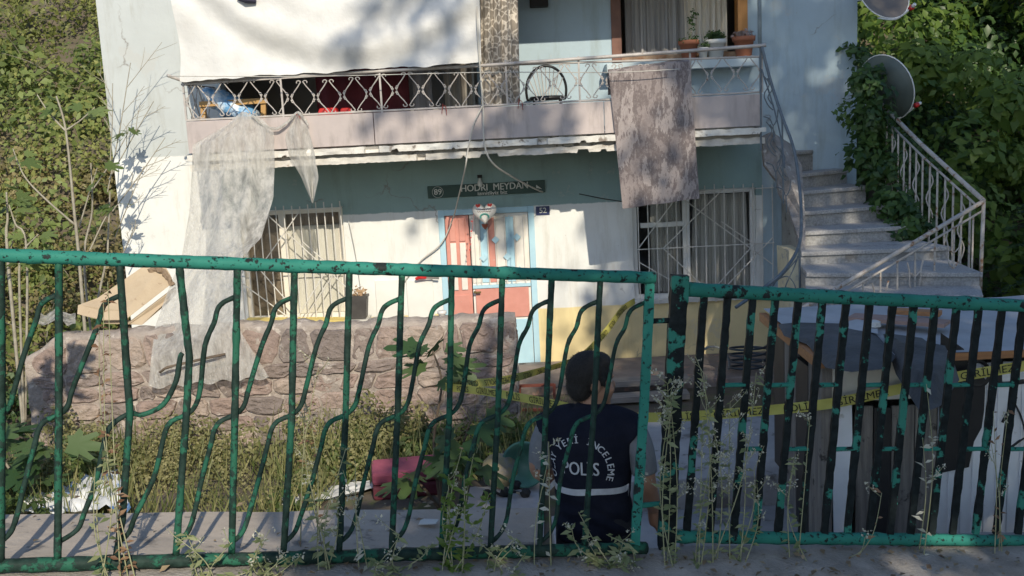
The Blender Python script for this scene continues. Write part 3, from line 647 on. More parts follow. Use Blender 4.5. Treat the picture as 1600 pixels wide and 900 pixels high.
courses(SY + .06, SY + .44, lambda u, z_, d: (SX1 - .028 - d, u, z_), lambda u: SZ, (.17, .24))

# ================================================================ outdoor stair
TER = M('terrazzo_step', (.42, .41, .40), (.30, .29, .285), 60, lo=.42, hi=.58, rough=.8, bump=.3, c3=(.20, .19, .185), s3=5, lo3=.58, hi3=.7)
RISER = M('cement_riser', (.36, .355, .35), (.27, .265, .26), 40, lo=.42, hi=.58, rough=.9, bump=.3, c3=(.2, .19, .18), s3=4)
stair = empty('outdoor_staircase', (3.6, 10.8, 0), 'flared terrazzo steps rising to the balcony beside the ivy', 'staircase')
SD = [((1236, 238), (1271, 234), 12.35), ((1246, 272), (1327, 260), 12.05), ((1250, 299), (1357, 290), 11.7), ((1253, 331), (1397, 320), 11.3), ((1252, 362), (1420, 353), 10.9), ((1252, 394), (1486, 385), 10.45), ((1260, 426), (1536, 437), 9.95), ((1262, 459), (1536, 480), 9.5), ((1264, 492), (1545, 520), 9.15)]
fr = []
for l, r, d in SD:
    a = P(*l, d); b = PZ(*r, a.z)
    if abs(b.y - a.y) > .5: b = P(*r, a.y + math.copysign(.5, b.y - a.y)); b.z = a.z
    fr.append((a, b))
for k, (a, b) in enumerate(fr):
    if k: c, d = fr[k - 1]; c = Vector((c.x, c.y + .06, a.z)); d = Vector((max(b.x - .1, d.x), d.y + .06, a.z))
    else: c = Vector((a.x, HY - .01, a.z)); d = Vector((b.x, HY - .01, a.z))
    a2 = a.copy(); b2 = b.copy(); dn = Vector((0, 0, -.045))
    MB().poly([a2, b2, d, c][::-1], dn).build('tread', TER, stair, bevel=.008)
    o = Vector((0, .03, 0)); low = (fr[k + 1][0].z if k + 1 < len(fr) else a.z - .2) - a.z - .02
    MB().poly([p + Vector((0, 0, -.0455)) for p in (a2 + o, b2 + o - Vector((.02, 0, 0)), d, c)][::-1], (0, 0, low + .0455)).build('riser', RISER, stair)
    # masonry under each step down to the ground, seen at the broken right-hand ends
    MB().poly([p + Vector((0, 0, low)) for p in (a2 + o * 2, b2 + o * 2 - Vector((.05, 0, 0)), d - Vector((.03, 0, 0)), c)][::-1], (0, 0, -(a.z + low) - .1)).build('stair_base', CONC, stair)
# broken soffit edge on the house side
pl = [(1188, 212, 11.62), (1196, 258, 11.6), (1212, 280, 11.5), (1216, 302, 11.4), (1232, 322, 11.2), (1238, 350, 11.0), (1246, 372, 10.8), (1250, 392, 10.6), (1256, 398, 10.5), (1258, 350, 10.95), (1256, 300, 11.4), (1250, 262, 11.7), (1236, 226, 12.0), (1205, 205, 11.7)]
mb = MB(); pts = []
for i, (x, y, d) in enumerate(pl):
    pts.append(P(x + random.uniform(-3, 3), y + random.uniform(-3, 3), d))
mb.poly(pts, (.02, .16, -.02)); mb.build('broken_soffit', M('broken_concrete', (.36, .33, .31), (.22, .20, .19), 7, rough=.95, bump=1, bscale=16, bdist=.05, c3=(.5, .48, .46), s3=9), stair)
MB().poly([P(1233, 392, 10.75), P(1256, 392, 10.65), P(1262, 520, 10.6), P(1237, 520, 10.7)], (0, .5, 0)).build('stair_pier', M('cream_pier', (.62, .55, .38), (.5, .44, .31), 4, c3=(.35, .33, .3)), stair)
# inner rail with scrolls
def spl3(pts, k=5):
    P_ = [pts[0]] + pts + [pts[-1]]; out = []
    for i in range(1, len(P_) - 2):
        a, b, c, d = P_[i - 1:i + 3]
        for j in range(k):
            t = j / k; out.append(.5 * (2 * b + (c - a) * t + (2 * a - 5 * b + 4 * c - d) * t * t + (3 * b - a - 3 * c + d) * t ** 3))
    return out + [pts[-1]]
IRON = M('blue_grey_iron', (.13, .16, .185), (.09, .11, .13), 12, rough=.5, c3=(.3, .26, .22), s3=20, lo3=.64, hi3=.7)
ir = [P(1190, 72, BY - .04), P(1205, 130, 11.45), P(1222, 182, 11.25), P(1240, 232, 11.0), P(1249, 290, 10.75), P(1252, 340, 10.5), P(1248, 385, 10.2), P(1224, 424, 9.9), P(1190, 452, 9.6), P(1150, 480, 9.3)]
MB().tube(spl3(ir), .017, 7).build('inner_handrail', IRON, stair, True)
MB().tube(spl3([P(1190, 108, 11.55), P(1208, 165, 11.4), P(1220, 215, 11.2), P(1226, 262, 10.95)]), .009, 5).build('inner_rail_bar', IRON, stair, True)
mb = MB(); mb.tube([P(1188, 75, BY - .03), P(1189, 235, BY - .03)], .012, 6); mb.tube([P(1222, 182, 11.25), P(1224, 318, 11.2)], .010, 6); mb.tube([P(1249, 372, 10.3), P(1250, 470, 10.3)], .013, 6)
def curl(mb, pts, d, r=.007): mb.tube(spl3([P(x, y, d) for x, y in pts], 4), r, 5)
for (ox, oy, d) in ((0, 0, 11.45), (4, 72, 11.35), (20, 110, 11.1)):
    curl(mb, [(1193 + ox, 118 + oy), (1202 + ox, 132 + oy), (1194 + ox, 148 + oy), (1200 + ox, 164 + oy), (1208 + ox, 172 + oy)], d)
    curl(mb, [(1199 + ox, 122 + oy), (1207 + ox, 138 + oy), (1200 + ox, 152 + oy), (1209 + ox, 166 + oy)], d)
    curl(mb, [(1193 + ox, 182 + oy), (1203 + ox, 186 + oy), (1208 + ox, 196 + oy), (1214 + ox, 186 + oy), (1216 + ox, 170 + oy)], d)
    curl(mb, [(1208 + ox, 196 + oy), (1209 + ox, 222 + oy)], d)
curl(mb, [(1200, 465), (1212, 440), (1230, 432), (1242, 446), (1243, 465)], 10.0); curl(mb, [(1226, 465), (1228, 446), (1240, 420), (1247, 400)], 10.0); curl(mb, [(1180, 470), (1205, 446), (1225, 428), (1246, 404)], 10.0)
mb.build('inner_scrolls', IRON, stair)['kind'] = 'stuff'
# outer rail: down the ivy side to the corner post, then turning back
OR = M('rusty_white_rail', (.50, .46, .42), (.38, .34, .30), 14, rough=.6, c3=(.24, .12, .06), s3=12, lo3=.56, hi3=.64)
cp = P(1537, 314, 9.9); cb = P(1531, 462, 9.9)
top = [P(1372, 158, 12.2), P(1440, 226, 11.3), cp]; low = [P(1376, 180, 12.2), P(1440, 243, 11.3), P(1527, 322, 9.95)]
MB().tube(top, .024, 7).build('outer_handrail', OR, stair, True); MB().tube(low, .013, 6).build('outer_rail_bar', OR, stair, True)
MB().tube([cp, cb], .019, 7).build('corner_post', OR, stair, True)
rt = [cp, P(1420, 384, 9.55), P(1298, 456, 9.2), P(1230, 496, 9.0)]; rl = [P(1534, 330, 9.9), P(1420, 398, 9.55), P(1318, 458, 9.25), P(1240, 505, 9.0)]
MB().tube(rt, .022, 7).build('return_handrail', OR, stair, True); MB().tube(rl, .012, 6).build('return_rail_bar', OR, stair, True)
def along(pl, t):
    t *= len(pl) - 1; i = min(int(t), len(pl) - 2); return pl[i].lerp(pl[i + 1], t - i)
for i in range(13):
    t = .08 + i * .072; a = along(low, t); b = a - Vector((0, 0, .86 if i % 2 else .8)); r_ = .011
    m_ = MB().tube([a, b], r_, 6); s = .035
    if i % 2: m_.tube(spl3([a - Vector((0, 0, .1)), a + Vector((s, 0, -.2)), a + Vector((-s, 0, -.38)), a + Vector((s, 0, -.56)), a - Vector((0, 0, .7))]), .008, 5)
    m_.build('baluster', OR, stair)
for i in range(11):
    t = .04 + i * .088; a = along(rl, t); dx = (along(rl, t + .05) - a) if t < .9 else Vector((-.05, -.02, -.05)); m_ = MB().tube([a, a - Vector((0, 0, .78))], .009, 6)
    if i % 2:                                            # tulip of bent rods
        c = a - Vector((0, 0, .30)); h = Vector((-.065, -.03, .0))
        for s in (-1, 1): m_.tube(spl3([c - Vector((0, 0, .10)), c + h * s * .9 + Vector((0, 0, -.03)), c + h * s + Vector((0, 0, .10)), c + h * s * 1.4 + Vector((0, 0, .2))]), .008, 5)
        m_.tube([c + h * -1 + Vector((0, 0, .1)), c + Vector((0, 0, .05)), c + h + Vector((0, 0, .1))], .007, 5)
        for s in (-1, 1): m_.tube(spl3([c - Vector((0, 0, .14)), c + h * s * .7 + Vector((0, 0, -.2)), c + h * s * .9 + Vector((0, 0, -.42))]), .008, 5)
    m_.build('baluster', OR, stair)

# ================================================================ shed of boards and panels
sy = 6.0; A = P(1286, 556, sy); zr = A.z; sx0 = A.x; sx1 = 4.6; syb = PZ(1218, 492, zr).y
shed = empty('garden_shed', ((sx0 + sx1) / 2, (sy + syb) / 2, 0), 'low patched shed of white panels and dark boards under roofing felt', 'shed')
WP = M('white_metal_panel', (.80, .81, .82), (.70, .71, .72), 3, rough=.4, c3=(.42, .40, .37), s3=5, lo3=.62, hi3=.7)
OLDB = M('weathered_grey_board', (.26, .235, .205), (.15, .135, .12), 4, rough=.9, bump=.5, stretch=(10, 10, .7), c3=(.05, .045, .04), s3=6)
BLKP = M('black_painted_board', (.012, .012, .013), (.03, .028, .026), 5, rough=.6)
FELT = M('grey_roofing_felt', (.10, .104, .108), (.055, .058, .06), 3, rough=.85, bump=.6, bscale=12, bdist=.03)
FELT2 = M('faded_roofing_sheet', (.42, .44, .46), (.32, .335, .35), 3, rough=.8, bump=.4, bscale=14)
PLANK = M('orange_wood_plank', (.42, .20, .08), (.32, .15, .065), 5, rough=.7, stretch=(.6, 9, 9))
def fz(py): return P(1300, py, sy).z
def fxz(px, py, d=0): q = P(px, py, sy + d); return q.x, q.z
MB().box(sx0 + .04, sx1, syb - .06, syb, 0, zr - .04).build('back_board', OLDB, shed); MB().box(sx1 - .05, sx1, sy + .05, syb, 0, zr - .04).build('end_board', OLDB, shed)
for i in range(4):
    y0 = sy + .1 + i * (syb - sy - .16) / 4; MB().box(sx0 + .02, sx0 + .05, y0, y0 + (syb - sy - .16) / 4 - .015, 0, zr - .06 - .1 * (i == 1)).build('side_board', BLKP if i % 2 else OLDB, shed)
for px in (1278,): x, _ = fxz(px + 12, 700); MB().box(x - .035, x + .035, sy - .02, sy + .05, 0, zr - .03).build('corner_post', OLDB, shed, bevel=.006)
x0, z0 = fxz(1296, 560); x1, z1 = fxz(1447, 645)
MB().box(x0, x1, sy - .012, sy + .012, fz(628), zr - .055).build('fascia_panel', M('cream_fascia_panel', (.66, .63, .56), (.55, .52, .46), 4, rough=.5), shed, bevel=.003)
xa, _ = fxz(1302, 700); xb, _ = fxz(1328, 700); MB().poly([(xa, sy - .03, fz(636)), (xb, sy - .03, fz(632)), (xb + .012, sy - .03, fz(760)), (xb - .03, sy - .03, 0), (xa + .01, sy - .03, 0), (xa - .01, sy - .03, fz(760))], (0, .012, 0)).build('white_strip', WP, shed)
x = fxz(1338, 700)[0]; e = fxz(1462, 700)[0]; k = 0
while x < e:
    w_ = random.uniform(.10, .17); MB().box(x, min(x + w_ - .006, e), sy - .004 + random.uniform(-.006, .006), sy + .016, 0, fz(636) - random.uniform(0, .02)).build('board', OLDB if k % 3 != 1 else BLKP, shed); x += w_; k += 1
# lighter weathered patch boards keep lower half, dark upper; ribbed white panels to the right
e0 = fxz(1462, 700)[0] + .01; x = e0; k = 0
while x < sx1 - .06:
    w_ = .145; zt = zr - .09; MB().box(x, x + w_ - .004, sy - .008, sy + .014, 0, zt).build('ribbed_panel', WP, shed, bevel=.004); MB().box(x + w_ * .5 - .008, x + w_ * .5 + .008, sy - .016, sy - .0085, 0, zt).build('panel_rib', WP, shed, bevel=.003); x += w_; k += 1
PAINT = M('black_spray_paint', (.008, .008, .01), (.016, .015, .016), 6, rough=.5)
blob = [(1470, 520), (1506, 545), (1512, 570), (1540, 592), (1538, 640), (1534, 668), (1522, 690), (1514, 730), (1466, 740)]
MB().poly([P(x, y, sy - .020) for x, y in blob], (0, .003, 0)).build('spray_paint_patch', PAINT, shed)
mb = MB()
def spray(pts, r): mb.tube([P(x, y, sy - .018) for x, y in fspl(pts, 4)], r, 6, sq=(1, .25))
spray([(1518, 570), (1512, 585), (1518, 600), (1534, 602), (1545, 590), (1542, 572), (1528, 564), (1517, 572)], .014)
spray([(1564, 560), (1562, 592), (1568, 600), (1600, 596)], .016); spray([(1588, 620), (1570, 652), (1566, 660)], .016); spray([(1584, 628), (1594, 648), (1604, 680), (1612, 690)], .016); spray([(1578, 700), (1604, 684), (1606, 712)], .014)
spray([(1618, 560), (1640, 620), (1660, 560)], .016); mb.build('graffiti', PAINT, shed)
# roof: boards, felt sheets and odd planks
rb_ = MB(); rows = []
for j in range(9):
    y = sy - .07 + (syb - sy + .14) * j / 8; rows.append([(x, y, zr + .012 * mnoise.noise((x * 3, y * 3, 0)) + .03 * (y - sy)) for x in np.linspace(sx0 - .02, sx1 + .1, 24)])
rb_.grid(rows); rb_.build('roof_sheet', FELT2, shed, True)
MB().bar((sx0 - .03, sy - .05, zr - .035), (sx0 - .03, syb + .04, zr - .015), .05, .06).build('verge_plank', PLANK, shed); MB().bar((fxz(1395, 560)[0], sy - .06, zr - .028), (sx1, sy - .06, zr - .028), .03, .045).build('eaves_plank', PLANK, shed)
def felt(name, poly, mat, dz, parent, sag=.0, edge=0):
    pts = [PZ(x, y, zr + dz) for x, y in poly]; c = sum(pts, Vector()) / len(pts); rows = []
    for t in (0, .35, .7, .9, 1): rows.append([c.lerp(p, t) + Vector((0, 0, .03 * mnoise.noise(c.lerp(p, t) * 5) + .02 * (1 - t) + (edge if t == 1 else 0) - (sag if p.y < sy - .02 and t > .85 else 0))) for p in pts + pts[:1]])
    return MB().grid(rows).build(name, mat, parent, True)
felt('felt_sheet', [(1216, 505), (1240, 500), (1330, 505), (1370, 520), (1400, 548), (1385, 566), (1330, 572), (1290, 560), (1262, 532), (1225, 520)], FELT, .04, shed, .02, -.02)
felt('felt_sheet', [(1380, 520), (1440, 524), (1490, 535), (1500, 560), (1470, 600), (1440, 610), (1400, 552)], FELT, .05, shed, .10, -.02)
felt('felt_sheet', [(1315, 492), (1370, 500), (1372, 524), (1320, 512)], FELT2, .05, shed)
MB().bar(PZ(1330, 495, zr + .07), PZ(1480, 506, zr + .07), .16, .025).build('loose_board', M('faded_pink_board', (.36, .24, .20), (.28, .18, .15), 5), shed)
MB().bar(PZ(1400, 486, zr + .07), PZ(1470, 490, zr + .07), .10, .03).build('loose_board', PLANK, shed)
s_ = PZ(1366, 512, zr + .06); MB().lathe(s_, [(.02, 0), (.045, .01), (.04, .04), (.015, .05)], 7).build('loose_stone', M('white_stone', (.6, .6, .58)), shed)

# ================================================================ things on and around the house
def cubic(pts, k=6): return spl3([Vector(p) for p in pts], k)
def cloth_px(name, fn, nu, nv, mat, label, cat, parent=None):
    """a hanging cloth: fn(u, v) -> world point"""
    o = MB().grid([[fn(u / nu, v / nv) for u in range(nu + 1)] for v in range(nv + 1)]).build(name, mat, parent, True)
    return tag(o, label, cat) if label else o
# white tarpaulin over the balcony opening
TARP = M('white_tarpaulin', (.68, .675, .66), (.60, .595, .58), 2.5, rough=.6, c3=(.46, .45, .44), s3=2.2, lo3=.6, hi3=.85, bump=.25, bscale=7, bdist=.04)
def f_tarp(u, v):
    x = (262 + 16 * v + 6 * math.sin(9 * v)) * (1 - u) + (744 + 8 * v) * u; yb = 127 + (97 - 127) * u + 1.0 * math.sin(u * 17) + 1.2 * math.sin(u * 41) + 2 * mnoise.noise((u * 30, 0, 0)); y = -190 + (yb + 190) * v
    arc = 70 - ((x - 540) / 190) ** 2 * 70
    q = .055 * math.exp(-((y - arc) / 26) ** 2) - .045 * math.exp(-((y - arc - 40) / 24) ** 2) + .03 * math.exp(-((y - arc + 60) / 30) ** 2)
    q += .025 * math.sin((x + y * .5) / 28) * sm(.0, 1, u) + .05 * math.exp(-((x + (y - 90) * .9 - 690) / 22) ** 2) * .6 + .03 * mnoise.noise((x * .012, y * .016, 2)) + .010 * mnoise.noise((x * .05, y * .04, 5))
    return P(x, y, BY - .10 - q)
cloth_px('tarpaulin', f_tarp, 90, 60, TARP, 'white tarpaulin hanging across the left part of the balcony', 'tarpaulin')
mb = MB().tube([P(372, -4, BY - .17), P(384, -2, BY - .19), P(400, 1, BY - .17)], [.03, .05, .03], 8)
tag(mb.build('dark_cloth_scrap', M('navy_cloth', (.03, .03, .06))), 'small dark scrap pinned high on the white tarpaulin', 'scrap')
# lace curtain strip
mt, n_, out, b, pos = _base('brown_lace')
vo = n_.nodes.new('ShaderNodeTexVoronoi'); vo.inputs['Scale'].default_value = 13; vo.feature = 'DISTANCE_TO_EDGE'
ns = n_.nodes.new('ShaderNodeTexNoise'); ns.inputs['Scale'].default_value = 6; n_.links.new(pos, ns.inputs['Vector']); n_.links.new(_mix(n_, .12, pos, ns.outputs[1]), vo.inputs['Vector'])
n_.links.new(_ramp(n_, vo.outputs[0], [(.05, (.62, .56, .48)), (.11, (.27, .235, .195))]), b.inputs['Base Color']); b.inputs['Roughness'].default_value = .9
LACEB = mt
cloth_px('lace_curtain', lambda u, v: P((749 + 3 * v) * (1 - u) + (805 + 8 * v) * u, -170 + (166 - 4 * u + 170) * v, BY + .10 + .030 * math.sin(u * 22 + v) + .012 * math.sin(u * 47)), 48, 16, LACEB, 'brown patterned lace curtain hanging beside the white tarpaulin', 'curtain')
# what shows inside the open balcony room
RED = M('dark_red_cloth', (.13, .012, .022), (.09, .008, .016), 4); GREYC = M('grey_cloth', (.30, .29, .30), (.22, .21, .22), 4, stretch=(7, 7, .5))
tag(curtain(MB(), P(495, 150, 12.75).x, P(640, 150, 12.75).x, 12.74, 2.98, 4.7, 5, .02).build('red_drape', RED, smooth=True), 'dark red drape behind the scrolled balcony railing', 'drape')
tag(curtain(MB(), P(646, 150, 12.75).x, P(676, 150, 12.75).x, 12.70, 2.98, 4.7, 2, .02).build('grey_drape', GREYC, smooth=True), 'narrow plain grey drape beside the dark red drape', 'drape')
tag(curtain(MB(), P(695, 150, 12.7).x, P(742, 150, 12.7).x, 12.64, 2.98, 4.7, 4, .025).build('striped_drape', M('beige_grey_drape', (.34, .31, .27), (.2, .18, .16), 3, stretch=(9, 9, .4)), smooth=True), 'beige grey pleated drape next to the lace curtain', 'drape')
RDP = M('bright_red_plastic', (.62, .03, .03), (.5, .02, .02), 5, rough=.35)
for i, (px, w_) in enumerate(((512, .12), (540, .07))):
    c = P(px, 178, 12.0); tag(MB().poly([c + Vector(q) for q in ((-w_, 0, -.36), (w_, 0, -.36), (w_, 0, 0), (w_ * .8, 0, .07), (-w_ * .8, 0, .07), (-w_, 0, 0))], (0, .16, 0)).build('red_crate', RDP, bevel=.02), ['wide', 'narrow'][i] + ' red plastic crate on the balcony floor behind the railing', 'crate', 'red crates on the balcony')
# rack and blue bag
rack = empty('wooden_rack', P(368, 200, 11.95), 'yellowish wooden rack standing at the left end of the balcony', 'rack'); rackm = M('yellow_wood', (.50, .30, .11), (.42, .24, .085), 5, rough=.6)
for a, b_ in (((318, 160), (318, 240)), ((412, 156), (412, 236))): MB().bar(P(*a, 11.95), P(*b_, 11.95), .055, .05, (0, 1, 0)).build('leg', rackm, rack)
MB().bar(P(312, 163, 11.92), P(418, 157, 11.92), .04, .06).build('rail', rackm, rack); MB().bar(P(312, 218, 11.97), P(418, 212, 11.97), .04, .05).build('rail', rackm, rack)
mb = MB(); rr = []
for i in range(13):
    t = i / 12; c = P(322 + 82 * t, 150 + 36 * t, 12.02); r_ = .10 + .05 * math.sin(math.pi * t) + .012 * math.sin(t * 23)
    rr.append([c + Vector((.02 * math.sin(k), math.cos(2 * math.pi * k / 12) * r_, math.sin(2 * math.pi * k / 12) * r_ * (1 + .12 * math.sin(3 * k + i)))) for k in range(12)])
tag(mb.loft(rr).build('blue_bag', M('blue_white_plastic', (.16, .38, .66), (.7, .78, .85), 7, lo=.45, hi=.6, rough=.35, bump=.6, bscale=16, bdist=.03), smooth=True), 'crumpled blue and white bag lying on the wooden rack', 'bag')
# the chair
CH = M('black_chair_metal', (.015, .015, .017), (.03, .03, .03), 9, rough=.4); CHS = M('grey_spindle', (.5, .48, .45), (.36, .35, .33), 9, rough=.4)
cz = 2.975; c0 = P(855, 152, 12.05); c0.z = cz
chair = empty('spindle_chair', c0, 'black round-backed chair with pale spindles on the balcony', 'chair')
MB().lathe(c0 + Vector((0, 0, .40)), [(.17, 0), (.205, .01), (.21, .035), (.19, .05), (.05, .055)], 20).build('seat', CH, chair, True)
for sx_, sy_ in ((-1, -1), (1, -1), (1, 1), (-1, 1)): MB().tube([c0 + Vector((.15 * sx_, .15 * sy_, .41)), c0 + Vector((.19 * sx_, .19 * sy_, 0))], .012, 6).build('leg', CH, chair, True)
arch = [c0 + Vector((.235 * math.sin(a), .16 + .03 * (1 - math.cos(a)), .52 + .28 * math.cos(a))) for a in np.linspace(-1.95, 1.95, 17)]
arch = [c0 + Vector((-.17, .10, .42))] + arch + [c0 + Vector((.17, .10, .42))]
MB().tube(cubic(arch, 3), .016, 7).build('back_hoop', CH, chair, True)
for i in range(9):
    t = (i - 4) / 4; MB().tube([c0 + Vector((t * .11, .12, .44)), c0 + Vector((t * .205, .17, .52 + .27 * math.sqrt(max(.02, 1 - (t * .82) ** 2))))], .0065, 5).build('spindle', CHS, chair)
# mottled sheet hung over the railing
mt, n_, out, b, pos = _base('mottled_rug'); a_ = _noise(n_, pos, 2.6, 10, .72, (1.8, 1.8, .6)); c_ = _ramp(n_, a_, [(.36, (.21, .175, .17)), (.45, (.27, .23, .225)), (.465, (.15, .122, .12)), (.52, (.18, .15, .148)), (.535, (.36, .315, .305)), (.60, (.29, .25, .245)), (.615, (.16, .13, .13))])
n_.links.new(_mix(n_, _ramp(n_, _noise(n_, pos, 30, 6), [(.5, (0, 0, 0)), (.7, (.4, .4, .4))]), c_, (.36, .32, .31)), b.inputs['Base Color']); b.inputs['Roughness'].default_value = .95; _bump(n_, b, a_, .4, .02)
mb = MB(); rows = []
for v in range(13):
    t = v / 12; rows.append([P(951 + 22 * t + (127 - 7 * t) * u / 8, (112 + 214 * t) + (-17 + 1 * t) * u / 8 + .8 * math.sin(u * 1.7), BY - .085 + .012 * math.sin(t * 4 + u * .4) + .03 * t * t) for u in range(9)])
mb.grid(rows); back = [[p + Vector((0, .014, 0)) for p in r] for r in rows]; mb.grid([r[::-1] for r in back])
for r, q in ((rows[0], back[0]), (rows[-1], back[-1]), ([r[0] for r in rows], [r[0] for r in back]), ([r[-1] for r in rows], [r[-1] for r in back])): mb.grid([r, q])
mb.grid([rows[0], [p + Vector((0, .09, .03)) for p in rows[0]], [p + Vector((0, .16, -.25)) for p in rows[0]]])
tag(mb.build('hanging_rug', mt, smooth=False), 'worn mottled grey rug hung over the right part of the balcony', 'rug')
# clear plastic sheets
def f_pl(u, v):
    L = [(378, 174), (352, 196), (301, 226), (300, 262), (296, 330), (284, 400), (262, 455), (243, 508), (236, 560), (232, 606)]
    R_ = [(392, 178), (410, 186), (428, 206), (429, 262), (427, 310), (408, 372), (378, 402), (370, 452), (372, 512), (420, 590)]
    D = [BY - .03, BY - .06, BY - .12, BY - .18, 11.2, 10.95, 10.65, 10.36, 10.09, 10.07]
    t = v * (len(L) - 1); i = min(int(t), len(L) - 2); k = t - i
    l = [L[i][m_] + (L[i + 1][m_] - L[i][m_]) * k for m_ in (0, 1)]; r = [R_[i][m_] + (R_[i + 1][m_] - R_[i][m_]) * k for m_ in (0, 1)]; d = D[i] + (D[i + 1] - D[i]) * k
    x = l[0] + (r[0] - l[0]) * u; y = l[1] + (r[1] - l[1]) * u + (3 * math.sin(u * 30 + v * 5) if v > .95 else 0)
    w_ = min(1, v * 3); f_ = w_ * (.022 * (1 - v) * math.sin(u * 26 + 2 * mnoise.noise((u * 5, v, 0))) + .05 * math.sin(u * 9 + 3 * mnoise.noise((u * 2, v * 3, 4))) + .03 * mnoise.noise((u * 9, v * 2.2, 7)) + .06 * mnoise.noise((u * 3, v * 4, 1)) + .022 * mnoise.noise((u * 9, v * 13, 3)) + .012 * abs(mnoise.noise((u * 22, v * 22, 3))))
    if v > .84: f_ *= .3
    return P(x, y, d - .02 + f_)
cloth_px('plastic_sheet', f_pl, 70, 80, PLASTIC, 'large clear plastic sheet draped from the balcony down to the stone wall', 'plastic sheet')
def f_p2(u, v):
    L = [(461, 180), (445, 212), (452, 245), (470, 275), (487, 316)]; R_ = [(466, 180), (482, 200), (492, 240), (498, 278), (489, 318)]
    t = v * 4; i = min(int(t), 3); k = t - i; l = [L[i][m_] + (L[i + 1][m_] - L[i][m_]) * k for m_ in (0, 1)]; r = [R_[i][m_] + (R_[i + 1][m_] - R_[i][m_]) * k for m_ in (0, 1)]
    return P(l[0] + (r[0] - l[0]) * u, l[1] + (r[1] - l[1]) * u, BY - .10 + .03 * math.sin(u * 8 + v * 3) + .03 * mnoise.noise((u * 4, v * 7, 2)))
cloth_px('plastic_scrap', f_p2, 18, 30, PLASTIC, 'pointed torn scrap of clear plastic tied to the balcony railing', 'plastic scrap')
tag(MB().tube(cubic([P(394, 180, BY - .08), P(412, 196, BY - .11), P(432, 201, BY - .12), P(450, 190, BY - .1), P(466, 176, BY - .06), P(482, 196, BY - .1)], 5), [.016] * 26, 6, .35).build('twisted_plastic', PLASTIC), 'twisted strand of plastic joining the two hanging plastic sheets', 'plastic strand')
for i, (x, y, lb) in enumerate(((465, 182, 'red knot tying the pointed plastic scrap to the railing'), (812, 158, 'red ribbon tied to the railing beside the lace curtain'), (693, 166, 'small red knot on the railing left of the lace curtain'))):
    mb = MB()
    for a in range(4): mb.tube(cubic([P(x, y, BY - .05), P(x + 3 * math.cos(a * 2.1), y + 4 * math.sin(a * 2.1), BY - .075), P(x + 5 * math.cos(a * 2.1), y + 8 + 2 * a, BY - .05)], 4), .003, 5)
    tag(mb.build('red_knot', M('faded_red_ribbon', (.35, .06, .05))), lb, 'knot')
cloth_px('crumpled_plastic', lambda u, v: P(58 + 60 * u, 487 + 17 * v + 4 * math.sin(u * 9), 10.5 - .35 * v) + Vector((0, 0, .03 * mnoise.noise((u * 7, v * 7, 0)))), 22, 10, PLASTIC, 'crumpled clear plastic on the left end of the stone wall', 'plastic')
# folded mat on the wall
MAT = M('beige_folded_mat', (.50, .40, .28), (.43, .335, .23), 4, rough=.9, c3=(.34, .25, .17), s3=13, lo3=.62, hi3=.68, bump=.4)
mat_ = empty('folded_mat', P(200, 500, 10.45), 'beige folded mat leaning on the stone wall by the house corner', 'mat')
def leaf_slab(pl, d0, vec, nm):
    mb = MB(); pts = [P(x, y, d0 + dd) for x, y, dd in pl]; mb.poly(pts, vec); mb.build(nm, MAT, mat_, bevel=.025)
leaf_slab([(118, 492, 0), (150, 480, .1), (232, 423, .35), (256, 426, .35), (268, 446, .3), (196, 502, 0), (160, 503, 0)], 10.36, (0, .05, .10), 'upper_fold'); leaf_slab([(160, 506, 0), (200, 506, 0), (270, 452, .3), (272, 462, .32), (262, 474, .3), (222, 508, .02)], 10.40, (0, .10, .02), 'lower_fold')
MB().tube(cubic([P(232, 426, 10.72), P(246, 420, 10.7), P(260, 430, 10.68), P(270, 446, 10.66)], 5), [.03] * 16, 7, .4).build('frayed_end', M('brown_fray', (.28, .2, .13), (.2, .14, .09), 20), mat_)
# sign, plate, balloon
def onwall(px, py, d=HY): return P(px, py, d)
a = onwall(668, 291); b_ = onwall(851, 281); c_ = onwall(668, 310); up_ = Vector((0, 0, 1)); rt_ = (b_ - a).normalized(); h = a.z - c_.z; w_ = (b_ - a).length
sg = empty('shop_sign', (a + b_) / 2 - Vector((0, .03, h)), 'long dark green sign lettered HODRI MEYDAN above the front door', 'sign')
SGN = M('dark_green_board', (.012, .045, .035), (.016, .055, .042), 6, rough=.5); LET = M('pale_sign_lettering', (.62, .62, .56), (.5, .5, .45), 10)
MB().poly([a + Vector((0, -.035, 0)), b_ + Vector((0, -.035, 0)), b_ + Vector((0, -.035, -h)), a + Vector((0, -.035, -h))], (0, .032, 0)).build('board', SGN, sg, bevel=.004)
cen = (a + b_) / 2 + Vector((0, -.0385, 0)); ur = rt_.cross(Vector((0, 1, 0))) * -1; ur = Vector((-rt_.z, 0, rt_.x))
put_text('lettering', 'HODRI  MEYDAN', .118, cen + rt_ * .10 + ur * (-h * .36), LET, sg, rt_, ur, xs=.92, bold=.004)
put_text('lettering', 'izmitliyiz biz', .066, cen + rt_ * .07 + ur * (-h * .83), LET, sg, rt_, ur, xs=1.15, bold=.003)
put_text('lettering', '89', .10, a + Vector((0, -.0385, 0)) + rt_ * .125 + ur * (-h * .52), LET, sg, rt_, ur, bold=.003)
MB().tube([a + Vector((0, -.0385, 0)) + rt_ * (.125 + .068 * math.cos(q)) + ur * (-h * .52 + .068 * math.sin(q)) for q in np.linspace(0, 6.28, 25)], .003, 4).build('ring_mark', LET, sg)
MB().poly([cen + rt_ * .62 + ur * (-h * .35), cen + rt_ * .69 + ur * (-h * .72), cen + rt_ * .62 + ur * (-h * .6)], (0, -.002, 0)).build('emblem', LET, sg)
q = onwall(848, 329); np_ = empty('number_plate', q + Vector((0, -.02, -.06)), 'small dark blue house number plate reading 52', 'plate')
